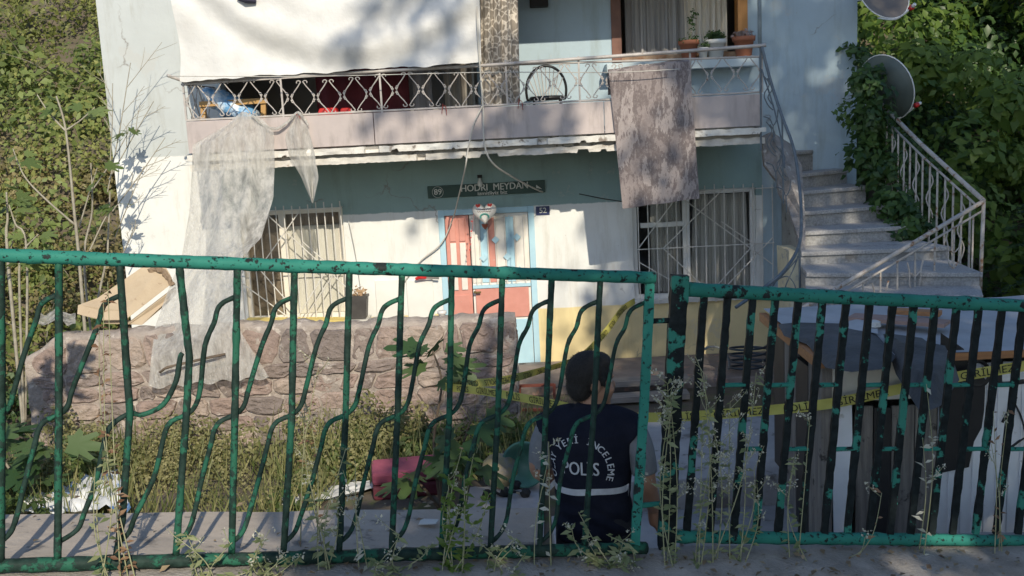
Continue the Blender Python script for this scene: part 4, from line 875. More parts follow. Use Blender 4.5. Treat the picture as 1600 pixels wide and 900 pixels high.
MB().box(q.x - .085, q.x + .085, HY - .014, HY - .002, q.z - .055, q.z + .055).build('plate', M('navy_enamel', (.02, .03, .10), (.03, .04, .12), 8, rough=.3), np_, bevel=.004); put_text('lettering', '52', .095, (q.x, HY - .0155, q.z), LET, np_, bold=.003)
q = onwall(750, 286, HY - .05); lamp = empty('door_bulb', q, 'small white bulb holder above the green sign', 'lamp'); MB().lathe(q + Vector((0, 0, 0)), [(.012, -.05), (.03, -.03), (.034, 0), (.022, .03), (.018, .06)], 12).build('bulb', M('milky_glass', (.75, .75, .7), rough=.2), lamp, True); MB().box(q.x - .03, q.x + .03, q.y + .005, HY - .002, q.z + .062, q.z + .10).build('socket', DARK, lamp)
def heart(t, s=1): return (s * 16 * math.sin(t) ** 3 / 17, s * (13 * math.cos(t) - 5 * math.cos(2 * t) - 2 * math.cos(3 * t) - math.cos(4 * t)) / 17)
q = onwall(757, 332, HY - .28); bal_ = empty('heart_balloon', q, 'heart-shaped foil balloon with red print hanging in front of the door', 'balloon'); mb = MB(); rows = []
for j in range(9):
    phi = math.pi * (j / 8 - .5); s_ = max(.02, math.cos(phi)) ** .55; rows.append([q + Vector((heart(t, .16 * s_)[0], .075 * math.sin(phi), heart(t, .16 * s_)[1])) for t in np.linspace(0, 2 * math.pi, 33)[:-1]])
mb.loft(rows); mb.build('foil', M('white_foil', (.80, .78, .74), (.7, .68, .65), 3, rough=.25), bal_, True)
redp = M('red_print', (.6, .06, .05)); grn = M('green_print', (.08, .3, .26))
for dx, dz in ((-.075, .09), (.07, .09)): MB().poly([q + Vector((dx + heart(t, .032)[0], -.062, dz + heart(t, .032)[1])) for t in np.linspace(0, 6.28, 14)[:-1]], (0, .02, 0)).build('printed_heart', redp, bal_)
for k, z_ in enumerate((.045, .018)): MB().tube([q + Vector((-.10 + .01 * i + .012 * k, -.079 + .00012 * (i - 10) ** 2, z_ + .007 * math.sin(i * 2.3 + k))) for i in range(20 - 2 * k)], .0035, 4).build('printed_line', M('brown_print', (.2, .08, .05)), bal_)
MB().tube([q + Vector((.05 * math.cos(t), -.078, -.045 + .035 * math.sin(t))) for t in np.linspace(-.4, 3.6, 12)], .012, 5).build('printed_globe', grn, bal_)
MB().lathe(q + Vector((0, .0, -.21)), [(.004, 0), (.035, .03), (.045, .07)], 8).build('neck', M('dark_foil', (.10, .03, .02), rough=.3), bal_)
mb = MB().tube(cubic([q + Vector((-.13, -.02, .02)), q + Vector((-.16, 0, -.2)), q + Vector((-.19, 0, -.35)), q + Vector((-.22, 0, -.5))], 4), .002, 4); mb.build('ribbon', redp, bal_)
for dz in (-.1, -.22, -.30, -.38, -.45): MB().poly([q + Vector((-.16 + .12 * (dz + .1) + heart(t, .014)[0], -.005, dz + heart(t, .014)[1])) for t in np.linspace(0, 6.28, 10)[:-1]], (0, .004, 0)).build('hanging_heart', redp, bal_)
# cables
CABW = M('pale_cable', (.55, .53, .48), (.45, .43, .39), 8, rough=.5)
def cable(pts, r, label, mat=CABW, nm='cable'): return tag(MB().tube(cubic([P(*p) for p in pts], 6), r, 5).build(nm, mat, smooth=True), label, 'cable')
cable([(743, -40, BY - .14), (747, 60, BY - .14), (752, 130, BY - .10), (755, 170, BY - .09), (757, 225, BY - .10), (770, 255, BY - .06), (800, 276, 11.9), (838, 296, 12.6), (848, 300, 12.74)], .011, 'pale cable running down the balcony front to the right end of the sign')
cable([(754, 165, BY - .10), (740, 195, BY - .10), (731, 235, BY - .08), (727, 262, BY - .06), (716, 310, 12.2), (708, 340, 12.6), (690, 380, 12.72), (655, 410, 12.75), (625, 450, 12.77)], .009, 'thin cable looping from the balcony past the left side of the door')
cable([(262, 119, BY - .3), (500, 119, BY - .28), (760, 113, BY - .25), (955, 113, BY - .22), (1060, 108, BY - .2)], .005, 'washing line stretched along the front of the balcony')
cable([(905, 303, 12.78), (940, 310, 12.78), (985, 318, 12.78), (1000, 330, 12.76)], .006, 'dark wire sagging along the wall towards the right window', DARK)
cable([(545, 345, 12.74), (556, 400, 12.75), (566, 470, 12.75)], .004, 'thin wire falling beside the left window')
# cabinets, tool, planter, shelf, cup
cab = empty('meter_cabinet', P(635, 500, 12.75), 'white meter cabinet with two flush doors left of the front door', 'cabinet'); CABM = M('white_cabinet', (.80, .79, .75), (.74, .73, .69), 4, rough=.5)
for a_, b_ in ((585, 632), (634, 680)):
    p, q = P(a_, 438, HY), P(b_, 500, HY); MB().box(p.x + .006, q.x, HY - .025, HY - .003, .56, p.z).build('cabinet_door', CABM, cab, bevel=.006)
tl = empty('hand_tool', P(668, 436, 12.7), 'red handled hand tool hung flat above the meter cabinet', 'tool'); MB().tube([P(665, 434, 12.72), P(686, 435, 12.72)], .014, 6).build('blade', M('tool_steel', (.3, .28, .26), rough=.4, metal=.5), tl); MB().tube([P(650, 436, 12.72), P(656, 433, 12.7), P(666, 434, 12.72)], [.02, .026, .018], 7).build('handle', RDP, tl)
pt = empty('window_planter', P(562, 497, 12.5), 'dark square planter with dried plant beside the left window', 'planter'); q = P(562, 496, 12.5); DK = M('dark_planter', (.05, .045, .042), (.07, .065, .06), 8, rough=.5)
mb = MB(); mb.loft([[q + Vector((x * s_, y * .10, z_)) for x, y in ((-1, -1), (1, -1), (1, 1), (-1, 1))] for s_, z_ in ((.09, .0), (.115, .25), (.125, .25), (.125, .28), (.10, .28))]); mb.build('pot', DK, pt, bevel=.006)
leaves_obj('dried_plant', blob_leaves([q + Vector((.03, 0, .33))], [.08], 60, .05), leaf_mat('dried_leaves', (.35, .18, .1), (.5, .36, .22)), pt)
MB().box(q.x - .17, q.x + .12, HY - .45, HY - .11, q.z - .05, q.z - .005).build('bracket_shelf', M('white_bracket', (.7, .68, .62)), pt)
tag(MB().bar(P(385, 501, 12.55), P(556, 500, 12.55), .24, .04).build('shelf_board', M('yellow_board', (.72, .58, .20), (.62, .48, .15), 6), bevel=.005), 'yellow painted board under the left window grille', 'board')
c = P(691, 496, 10.45); tag(MB().lathe(c, [(.03, -.03), (.032, .0), (.036, .035), (.048, .04), (.048, .07), (.03, .075)], 12).build('plastic_cup', M('clear_cup', (.75, .73, .7), rough=.2), smooth=True), 'small white plastic cup standing on the stone wall', 'cup')
q = P(842, 3, 12.7); wl = tag(MB().box(q.x - .11, q.x + .11, 12.62, 12.798, q.z - .06, q.z + .10).build('wall_box', M('dark_brown_box', (.03, .025, .025)), bevel=.01), 'dark box fixed high on the blue wall above the chair', 'box')
# pots on the upper sill
TERRA = M('terracotta', (.42, .16, .09), (.34, .125, .07), 7, rough=.8); WPOT = M('white_pot', (.72, .72, .70), (.62, .62, .6), 6, rough=.5); sz = W3[2] - .02
def pot(px, r, h, mat, label, lm, per, hi, leafs, extra=None, y=12.66):
    c = P(px, 60, y); c.z = sz; t = empty('potted_plant', c, label, 'potted plant', 'plants on the upper window sill')
    MB().lathe(c, [(r * .72, 0), (r * .95, h * .78), (r * 1.1, h * .78), (r * 1.12, h), (r * .98, h), (r * .9, h * .85)], 18).build('pot', mat, t, True)
    cs = [c + Vector((random.uniform(-.8, .8) * r, random.uniform(-.6, .6) * r, h + random.uniform(.0, hi))) for _ in range(leafs)] + (extra(c) if extra else [])
    leaves_obj('foliage', blob_leaves(cs, [.045] * len(cs), per, .04, .6), lm, t)
    if extra: MB().tube([c + Vector((0, 0, h * .8)), *extra(c)[::2]], .005, 5).build('stem', TWIG, t)
pot(1076, .115, .235, TERRA, 'terracotta pot with one tall stem, leftmost on the upper window sill', IVY, 14, .05, 5, lambda c: [c + Vector(q) for q in ((.03, 0, .32), (.05, 0, .38), (.05, 0, .45), (.08, 0, .52), (.07, 0, .56), (.02, 0, .5))])
pot(1118, .115, .23, WPOT, 'white pot with leafy green plant in the middle of the sill', FIG, 22, .08, 14)
pot(1098, .06, .14, WPOT, 'small white pot squeezed between the terracotta pot and the larger white one', FIG, 20, .10, 6, None, 12.60)
pot(1162, .125, .25, TERRA, 'terracotta pot with pinkish flowers at the right end of the sill', leaf_mat('pink_grey_flowers', (.16, .13, .11), (.48, .38, .38)), 26, .05, 9)
# satellite dishes
def dish(c, ax, r, lnb, mat, label, mount):
    c = Vector(c); t = empty('satellite_dish', c, label, 'satellite dish', 'satellite dishes on the house corner'); ax = Vector(ax).normalized()
    MB().lathe(c, [(.01, -.10 * r / .35), (r * .5, -.075 * r / .35), (r * .8, -.03 * r / .35), (r, .012), (r * 1.005, .02), (r * .97, .016), (r * .75, -.022 * r / .35), (r * .4, -.068 * r / .35), (.005, -.09 * r / .35)], 36, ax).build('reflector', mat, t, True)
    MB().tube([c + ax * .014 + (ax.orthogonal().normalized() * math.cos(a) + ax.cross(ax.orthogonal().normalized()) * math.sin(a)) * r for a in np.linspace(0, 6.2832, 37)], .008, 5).build('rim', PVC, t, True)
    MB().tube(cubic(lnb, 4), .011, 6).build('feed_arm', PVC, t, True); e_ = Vector(lnb[-1]); MB().tube([e_ - ax * .03, e_ + ax * .02], [.028, .032], 10).build('feed_cap', RDP, t, True); MB().tube([e_ + ax * .021, e_ + ax * .07], [.022, .02], 10).build('feed_horn', PVC, t, True)
    MB().tube([c - ax * .09, Vector(mount)], .018, 7).build('bracket', PVC, t, True)
DGR = M('grey_dish', (.10, .125, .115), (.075, .095, .088), 3, rough=.5); DBR = M('brown_grey_dish', (.19, .165, .145), (.15, .13, .115), 3, rough=.5)
d1 = P(1383, 138, 12.35); dish(d1, (.84, .46, .28), .40, [P(1400, 188, 12.3), P(1418, 176, 12.25), P(1432, 164, 12.2)], DGR, 'grey green satellite dish half hidden by ivy above the stair rail', (4.3, 12.9, d1.z - .05))
d2 = P(1380, -8, 12.5); dish(d2, (.25, -.85, .45), .33, [P(1372, 28, 12.35), P(1400, 30, 12.1), P(1424, 12, 12.0)], DBR, 'brownish satellite dish cut off by the top of the picture', (4.3, 12.9, d2.z))
# ================================================================ things lying in the yard
q = PZ(640, 776, 0); sc = empty('pink_suitcase', q, 'dull pink suitcase lying flat among the weeds below the stone wall', 'suitcase'); PK = M('dull_pink_fabric', (.36, .085, .13), (.29, .065, .105), 4, rough=.8, bump=.3)
R3 = Matrix.Rotation(math.radians(8), 3, 'Z'); bx_ = lambda hx, hy, z0, z1, dx=0: [q + R3 @ Vector((x * hx + dx, .16 + y * hy, z)) for z in (z0, z1) for x, y in ((-1, -1), (1, -1), (1, 1), (-1, 1))]
BF = [(0, 3, 2, 1), (4, 5, 6, 7), (0, 1, 5, 4), (1, 2, 6, 5), (2, 3, 7, 6), (3, 0, 4, 7)]
MB().add(bx_(.31, .2, .0, .13), BF).build('lower_shell', M('dark_pink_fabric', (.15, .03, .045)), sc, bevel=.025); MB().add(bx_(.31, .2, .135, .25), BF).build('upper_shell', PK, sc, bevel=.03); MB().tube([q + R3 @ Vector((x, -.055, .12)) for x in (-.08, -.06, .06, .08)], .012, 6).build('handle', DARK, sc)
q = PZ(820, 752, .1); q.y -= .1; ax = Vector((-.25, -.9, .25)).normalized(); bs = empty('green_basin', q, 'green plastic basin tipped on its side beside the officer', 'basin'); c = q + Vector((0, .1, .15))
MB().lathe(c, [(.02, -.16), (.12, -.16), (.185, .0), (.20, .0), (.20, .012), (.178, .012), (.115, -.145), (.01, -.145)], 28, ax).build('bowl', M('sea_green_plastic', (.10, .26, .20), (.08, .21, .165), 4, rough=.4), bs, True)
mb = MB(); c = PZ(782, 765, .0); rows = []
for j in range(7):
    ph = math.pi * j / 6; rows.append([c + Vector((.16 * math.sin(ph) * math.cos(a) * (1 + .15 * math.sin(3 * a)), .14 * math.sin(ph) * math.sin(a), .16 + .17 * -math.cos(ph))) for a in np.linspace(0, 6.2832, 13)[:-1]])
tag(mb.loft(rows).build('sack', M('stained_yellow_sack', (.42, .35, .20), (.34, .31, .27), 6, lo=.45, hi=.55, rough=.9, bump=.5), smooth=True), 'stained yellowish sack slumped left of the green basin', 'sack')
def flat(nm, px, label, cat, mat, z=.02, amp=.03, n=14):
    pts = [PZ(x, y, z) for x, y in px]; a_, b_, c_, d_ = pts
    o = MB().grid([[a_.lerp(b_, u / n).lerp(d_.lerp(c_, u / n), v / n) + Vector((0, 0, amp * (.5 + mnoise.noise((u * .5 + z * 9, v * .5, 3))))) for u in range(n + 1)] for v in range(n + 1)]).build(nm, mat, smooth=True); return tag(o, label, cat)
PAPER = M('dirty_paper', (.50, .48, .48), (.40, .385, .385), 5, rough=.8)
flat('paper_sheet', [(735, 765), (850, 752), (850, 845), (720, 845)], 'pale crumpled sheet spread on the ground in front of the green basin', 'sheet', PAPER)
WT = M('white_blue_tarp', (.74, .75, .76), (.10, .24, .50), 2.6, lo=.56, hi=.62, rough=.6)
flat('tarp_sheet', [(42, 792), (185, 742), (206, 806), (30, 812)], 'white and blue plastic tarp crumpled behind the ledge at the left', 'tarp', WT, .12, .12)
flat('white_cloth', [(440, 776), (590, 752), (600, 764), (440, 795)], 'narrow strip of white cloth lying left of the pink suitcase', 'cloth', M('white_cloth', (.6, .6, .58), (.5, .5, .48), 5), .03, .04)
q = PZ(668, 817, rz(-.5) - .03); tag(MB().poly([q + Vector(p) for p in ((-.04, -.02, 0), (.04, -.03, .004), (.05, .02, .003), (-.03, .03, .006))], (0, 0, .004)).build('paper_scrap', M('white_paper', (.65, .65, .62))), 'white paper scrap on the concrete ledge', 'paper')
for x, y in ((775, 770), (800, 762)): pass
toy = empty('black_cable_reel', PZ(808, 772, .06), 'black tangled wire with plugs on the pale sheet', 'wire'); mb = MB().tube(cubic([PZ(758, 778, .05), PZ(770, 768, .07), PZ(785, 774, .05), PZ(800, 768, .08), PZ(818, 772, .05)], 6), .012, 6, .2); mb.build('wire', DARK, toy)
for x, y in ((760, 776), (788, 772), (806, 762), (820, 774)): MB().lathe(PZ(x, y, .05), [(.02, -.02), (.04, 0), (.04, .05), (.015, .07)], 8, (.3, -.3, .8)).build('plug', DARK, toy)
RB = M('rusty_red_iron', (.24, .07, .05), (.18, .055, .04), 8); fr_ = empty('red_iron_frame', P(838, 642, 10.9), 'rusty red iron frame standing behind the yellow tape', 'frame')
for a_, b_ in (((812, 602), (812, 645)), ((866, 600), (866, 645)), ((812, 603), (866, 601)), ((812, 640), (866, 640))): MB().bar(P(*a_, 10.9), P(*b_, 10.9), .03, .03, (0, 1, 0)).build('frame_bar', RB, fr_)
c = P(1172, 584, 11.7); c.z = .14; hs = MB(); k_ = [c + Vector(((.22 + .02 * math.sin(3 * a)) * math.cos(a), .16 * math.sin(a), .012 * a)) for a in np.linspace(0, 25, 90)]
tag(hs.tube(k_, .014, 6).build('coiled_hose', M('dark_blue_hose', (.03, .045, .06), (.05, .06, .075), 8, rough=.4), smooth=True), 'dark coiled hose lying by the foot of the yellow wall', 'hose')
tag(MB().tube([c + Vector((-.42 + .2 * math.cos(a), .1, .06 + .22 * math.sin(a))) for a in np.linspace(-.3, 3.5, 20)], .014, 6).build('bent_hose_loop', M('grey_hose', (.2, .22, .22)), smooth=True), 'single grey hose loop standing left of the coiled hose', 'hose')
tag(MB().tube(cubic([P(250, 582, 10.0), P(262, 574, 9.95), P(300, 565, 9.95), P(352, 553, 10.0)], 4), [.014] * 13, 5, .2).build('dry_branch', BARK), 'thin dry branch lying across the stone wall face', 'branch')
cat_ = [(930, 588), (1062, 590)]
for i, (y, z_, d_) in enumerate(((590, .16, 11.35), (603, .06, 11.05))):
    tag(MB().bar(Vector((P(942 - i * 10, y, d_).x, d_, z_)), Vector((P(1075, y, d_).x, d_, z_ + .01)), .22, .06).build('plank', M('grey_plank', (.30, .27, .24), (.2, .18, .16), 4, stretch=(1, 9, 9))), ['upper', 'lower'][i] + ' weathered plank lying before the yellow wall right of the door', 'plank', 'planks by the yellow wall')

# ================================================================ police tape
TAPE = M('yellow_tape', (.55, .51, .13), (.48, .44, .10), 8, rough=.4); INK = M('tape_ink', (.012, .012, .012))
def tape(pts, label, words, width=.075, start=.1, twist=None, flip=1):
    pl = spl3([Vector(p) for p in pts], 10); L = [0]
    for a_, b_ in zip(pl[:-1], pl[1:]): L.append(L[-1] + (b_ - a_).length)
    def at(s):
        s = max(0, min(L[-1] - 1e-4, s)); i = max(j for j in range(len(L)) if L[j] <= s); i = min(i, len(pl) - 2); k = (s - L[i]) / (L[i + 1] - L[i]); t = (pl[i + 1] - pl[i]).normalized()
        u = Vector((0, 0, 1)) - t * t.z; u.normalize(); nn = t.cross(u)
        if twist:
            q = twist(s / L[-1]); u = u * math.cos(q) + nn * math.sin(q); nn = t.cross(u)
        return pl[i].lerp(pl[i + 1], k), u, nn
    root = empty('police_tape', pl[0], label, 'tape', 'police tape strung across the yard'); n = max(30, int(L[-1] / .04)); rows = [[], [], []]
    for i in range(n + 1):
        c, u, nn = at(L[-1] * i / n); e = .006 * math.sin(i * .7)
        rows[0].append(c - u * width / 2); rows[1].append(c + nn * e); rows[2].append(c + u * width / 2)
    MB().grid(rows).build('band', TAPE, root, True)
    s = start; mb = MB(); wi = 0
    while s < L[-1] - .5:
        v, f = text_geo(words[wi % len(words)], width * .98, .0, 'LEFT'); wi += 1; wd = max(p.x for p in v) * 1.1
        if s + wd > L[-1]: break
        vs = []
        for p in v:
            c, u, nn = at(s + p.x * 1.1); vs.append(c + u * (p.y * flip) + nn * (-.009 if True else 0) * (1 if nn.y > 0 else -1))
        mb.add(vs, f); s += wd + .12
    if mb.v: mb.build('lettering', INK, root)['kind'] = 'stuff'
    return root
n1 = P(692, 600, 8.2)
tape([P(992, 470, 12.55), P(972, 484, 12.3), P(945, 520, 11.6), P(905, 558, 10.9), P(842, 580, 9.9), P(775, 596, 9.0), n1], 'yellow police tape twisting from the right window down to the fig shrub', ['GİRİLMEZ', 'POLİS'], .075, .2, lambda t: .45 * math.sin(t * 9), -1)
tape([n1 + Vector((0, -.02, -.02)), P(760, 612, 7.6), P(860, 630, 6.9), P(950, 650, 6.5), P(1060, 651, 6.3), P(1200, 641, 6.1), P(1300, 630, 5.93), P(1400, 609, 5.9), P(1500, 588, 5.88), P(1640, 566, 5.85)], 'yellow police tape running behind the officer and across the shed front', ['POLİS', 'GİRİLMEZ'], .064, .25)

# ================================================================ vegetation
def scatter(n, xr, yr, rr, lift=.5, ok=lambda x, y, r: True):
    cs, rs = [], []
    while len(cs) < n:
        x = random.uniform(*xr); y = random.uniform(*yr); r = random.uniform(*rr)
        if ok(x, y, r): cs.append((x, y, gz(x, y) + r * lift * random.uniform(.4, 1.5))); rs.append(r)
    return cs, rs
def crown_leaves(cs, rs, per, size, mat, name, parent=None, label=None, cat=None, kind=None, **k):
    o = leaves_obj(name, blob_leaves(cs, rs, per, size, **k), mat, parent); tag(o, label, cat, None, kind); return o
cs, rs = scatter(320, (-11.5, -5.0), (12.0, 21), (.2, .85), .75, lambda x, y, r: x < -4.98 - r * .9)
gap = [mnoise.noise((c[0] * .9, c[1] * .9, 7)) for c in cs]; big = [(c, r) for c, r, g in zip(cs, rs, gap) if g > .12]; sml = [(c, r) for c, r, g in zip(cs, rs, gap) if -.38 < g <= .12]
crown_leaves([c for c, r in big], [r * 1.1 for c, r in big], 130, .125, leaf_mat('broad_hill_leaves', (.10, .145, .04), (.27, .33, .11), .4), 'broad_leaved_shrubs', None, 'broader leaved shrubs among the small leaved ones left of the house', 'shrubs', 'stuff', shell=.6)
mb = MB()
for c, r in random.sample(big + sml, 70):
    a = Vector(c); e = a + Vector((random.uniform(-.5, .5), random.uniform(-.7, .1), random.uniform(.3, 1.0))); mb.tube(cubic([a, a.lerp(e, .5) + Vector((random.uniform(-.1, .1), 0, .05)), e], 4), [.009 - .0008 * i for i in range(9)], 5)
tag(mb.build('hillside_twigs', TWIG), 'pale thin twigs sticking out of the shrubs left of the house', 'twigs', None, 'stuff')
cs, rs = [c for c, r in sml], [r for c, r in sml]
crown_leaves(cs, rs, 230, .07, GREEN, 'hillside_shrubs', None, 'dense green shrubs covering the hillside left of the house', 'shrubs', 'stuff')
cs, rs = scatter(90, (-9, -5.0), (11.5, 15.5), (.2, .45), 1.1, lambda x, y, r: x < -5.0 - r)
crown_leaves(cs, rs, 170, .07, OLIVE, 'dry_hillside_growth', None, 'dry olive coloured growth among the shrubs left of the house', 'shrubs', 'stuff')
cs, rs = scatter(40, (-9.5, -5.15), (9.6, 12.2), (.25, .5), .8, lambda x, y, r: x < -5.2 - r)
crown_leaves(cs, rs, 260, .07, FIG, 'undergrowth', None, 'green undergrowth beside the left end of the stone wall', 'shrubs', 'stuff')
cs, rs = scatter(320, (4.45, 12), (12.3, 21), (.3, .8), .7, lambda x, y, r: x > 4.5 + r * .9)
crown_leaves(cs, rs, 250, .115, IVY, 'climbing_vines', None, 'wall of dark green climbing vines to the right of the house', 'vines', 'stuff')
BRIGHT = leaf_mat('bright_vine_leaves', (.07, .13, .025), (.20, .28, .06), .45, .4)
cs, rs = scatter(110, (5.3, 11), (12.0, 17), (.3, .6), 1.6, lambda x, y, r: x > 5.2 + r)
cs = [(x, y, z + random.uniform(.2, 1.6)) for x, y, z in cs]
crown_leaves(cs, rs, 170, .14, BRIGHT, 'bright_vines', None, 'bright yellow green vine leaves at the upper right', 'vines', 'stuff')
# ivy over the stair rail, on the house corner
cs = []; rs = []
for (x, y, d, r, k) in ((1350, 130, 12.4, .16, 3), (1345, 190, 12.3, .2, 5), (1365, 215, 12.1, .22, 6), (1350, 255, 12.0, .22, 6), (1385, 270, 11.8, .24, 7), (1400, 310, 11.5, .25, 7), (1375, 330, 11.6, .16, 3), (1430, 340, 11.2, .18, 4), (1410, 375, 11.0, .14, 3), (1345, 95, 12.6, .12, 3), (1362, 150, 12.0, .2, 6), (1358, 118, 12.1, .14, 4), (1380, 195, 11.9, .2, 5), (1420, 250, 12.0, .25, 6), (1450, 300, 11.8, .22, 5)):
    for _ in range(k): q = P(x + random.uniform(-16, 16), y + random.uniform(-20, 20), d + random.uniform(-.1, .15)); cs.append(tuple(q)); rs.append(r * random.uniform(.6, 1))
iv = empty('ivy_plant', (4.6, 12.0, 0), 'ivy climbing over the outer stair railing and house corner', 'ivy'); crown_leaves(cs, rs, 55, .085, IVY, 'foliage', iv)
mb = MB()
mb.tube(cubic([(4.6, 12.1, .0), (4.65, 12.1, 1.0), tuple(P(1400, 330, 11.7)), tuple(P(1372, 240, 12.1)), tuple(P(1350, 130, 12.4))], 5), [.035] * 10 + [.02] * 11, 6, .2); mb.build('stem', BARK, iv)
# dark conifer at the right
con = empty('conifer', (6.3, 11.6, 0), 'dark conifer with drooping branches behind the stair corner post', 'conifer'); MB().tube([(6.3, 11.6, 0), (6.3, 11.6, 1.4), (6.32, 11.62, 2.7)], [.09, .06, .02], 8).build('trunk', BARK, con, True)
pp, dd, nn, ss = [], [], [], []
for i in range(70):
    z = .3 + 2.3 * (i / 70); a = i * 2.4; L = (2.75 - z) * .48 + .1; d = np.array([math.cos(a), math.sin(a), .08])
    for t in np.linspace(.12, 1, 26):
        c = np.array([6.3, 11.6, z]) + d * L * t - np.array([0, 0, .25 * L * t * t])
        for s in (-1, 1):
            for _ in range(2): pp.append(c + RNG.normal(0, .012, 3)); q = d + s * np.array([-d[1], d[0], -.2]) * random.uniform(.6, 1.3); dd.append(q); nn.append(np.array([0, 0, 1]) + RNG.normal(0, .3, 3)); ss.append(.10 * (1.2 - t * .6))
leaves_obj('foliage', (np.array(pp), np.array(dd), np.array(nn), np.array(ss), RNG.random(len(pp))), leaf_mat('conifer_needles', (.02, .05, .022), (.06, .10, .045), .15), con, NEED_V * np.array([2.2, 1, 1]), NEED_F)
# weeds below the stone wall
cs, rs = [], []
for i in range(85):
    x = random.uniform(-4.7, -1.0); y = random.uniform(8.9 if (x < -2.9 or x > -1.7) else 8.3, 10.0); cs.append((x, y, random.uniform(.03, .16) + .24 * sm(8.7, 9.9, y) * random.uniform(.3, 1.5))); rs.append(random.uniform(.12, .24))
crown_leaves(cs, rs, 170, .036, leaf_mat('dry_yard_weed_leaves', (.13, .14, .05), (.34, .31, .15), .3), 'dry_weeds', None, 'dry olive weeds covering the ground below the stone wall', 'weeds', 'stuff')
cs, rs = [], []
for i in range(40): x = random.uniform(-5.6, -3.9); cs.append((x, random.uniform(7.6, 9.4), random.uniform(.05, .35))); rs.append(random.uniform(.15, .3))
for i in range(40):
    x = random.uniform(-2.0, .35); y = random.uniform(8.9, 10.0) if x > -1.75 else random.uniform(8.2, 10); cs.append((x, y, random.uniform(.0, .20))); rs.append(random.uniform(.12, .22))
crown_leaves(cs, rs, 110, .055, leaf_mat('yard_weed_leaves', (.05, .085, .025), (.13, .17, .05)), 'green_weeds', None, 'leafy green weeds growing in the yard behind the ledge', 'weeds', 'stuff')
# grass blades and stalks between them, and dry litter on the concrete
n = 3600; gx_ = RNG.uniform(-4.8, .5, n); gy_ = RNG.uniform(7.9, 10.1, n); keep = ~((gx_ > -1.7) & (gy_ < 8.7)) & (np.sin(gx_ * 2.7) + np.cos(gy_ * 5 + gx_) + RNG.normal(0, .6, n) > -.4); gx_, gy_ = gx_[keep], gy_[keep]; n = len(gx_)
d_ = RNG.normal(0, .35, (n, 3)); d_[:, 2] = 1
leaves_obj('yard_grass', (np.stack([gx_, gy_, np.full(n, .02)], 1), d_, RNG.normal(0, 1, (n, 3)), RNG.uniform(.15, .55, n), RNG.random(n)), leaf_mat('grass_blades', (.10, .15, .04), (.34, .32, .15), .35), None, NEED_V * np.array([.35, 1, 2.5]), NEED_F)
tag(bpy.data.objects['yard_grass'], 'loose grass and dry stalks standing in the yard behind the ledge', 'grass', None, 'stuff')
lp, n = [], 420
for i in range(n):
    x = random.uniform(-2.6, 2.4); y = fline(x) + random.choice((random.uniform(-.35, .05), random.uniform(.1, .9) if x < 0 else random.uniform(-.3, 0))); lp.append((x, y, rz(x) + (.035 if y < fline(x) + .1 else -.005)))
nn_ = RNG.normal(0, .25, (n, 3)); nn_[:, 2] = 1; d_ = RNG.normal(0, 1, (n, 3)); d_[:, 2] *= .15
leaves_obj('leaf_litter', (np.array(lp), d_, nn_, RNG.uniform(.012, .045, n), RNG.random(n)), leaf_mat('dry_litter', (.10, .07, .045), (.34, .26, .16), .15), None)
tag(bpy.data.objects['leaf_litter'], 'dry leaves and bits scattered on the concrete along the fence', 'litter', None, 'stuff')
# figs
def fig(name, label, base, stems, lsize, mat=FIG, grp='fig shrubs', rstem=.016):
    t = empty(name, base, label, 'fig', grp); pp, dd, nn, ss = [], [], [], []
    for st_ in stems:
        pl = cubic(st_['p'], 6); N = len(pl); r0 = st_.get('r', rstem)
        MB().tube(pl, [r0 * (1 - .6 * i / N) for i in range(N)], 6, .1).build('stem', st_.get('m', TWIG), t, True)
        for k in range(st_.get('n', 8)):
            i = min(N - 1, int(N * (1 - st_.get('spread', .45) * random.random()))); a = random.uniform(0, 6.28); d = Vector((math.cos(a), math.sin(a), random.uniform(-.15, .5))); c = pl[i] + d * lsize * .5
            pp.append(c); dd.append(d + Vector((0, 0, -.35))); nn.append(Vector((random.uniform(-.6, .6), random.uniform(-1.0, .1), .8))); ss.append(lsize * random.uniform(.6, 1.2))
    if pp: leaves_obj('foliage', (np.array(pp), np.array(dd), np.array(nn), np.array(ss), RNG.random(len(pp))), mat, t, LOBE_V, LOBE_F)
    return t
def S(*p): return [P(*q) for q in p]
b0 = PZ(690, 800, 0)
fig('fig_shrub', 'dark leafy fig sapling in front of the stone wall holding the tape end', b0, [dict(p=[b0, P(678, 690, 8.3), P(690, 600, 8.2), P(676, 548, 8.2)], n=13, spread=.35, m=BARK), dict(p=[b0, P(715, 720, 8.1), P(738, 650, 8.0)], n=13, spread=.5, m=BARK), dict(p=[b0, P(690, 740, 8.0), P(720, 700, 7.9), P(745, 735, 7.9)], n=6, spread=.5, m=BARK), dict(p=[b0, P(660, 760, 8.0), P(640, 740, 8.0)], n=6, spread=.6, m=BARK)], .23)
b1 = Vector((-4.3, 8.5, 0))
fig('fig_shrub', 'low fig shrub with large leaves at the lower left behind the fence', b1, [dict(p=[b1, b1 + Vector((-.1, 0, .4)), b1 + Vector((-.25, -.1, .75))], n=15, spread=.8), dict(p=[b1, b1 + Vector((.15, -.1, .35)), b1 + Vector((.35, -.15, .62))], n=15, spread=.8), dict(p=[b1, b1 + Vector((-.3, -.2, .3)), b1 + Vector((-.6, -.3, .5))], n=13, spread=.8)], .27)
b2 = P(122, 470, 11.3); b2.z = gz(b2.x, b2.y)
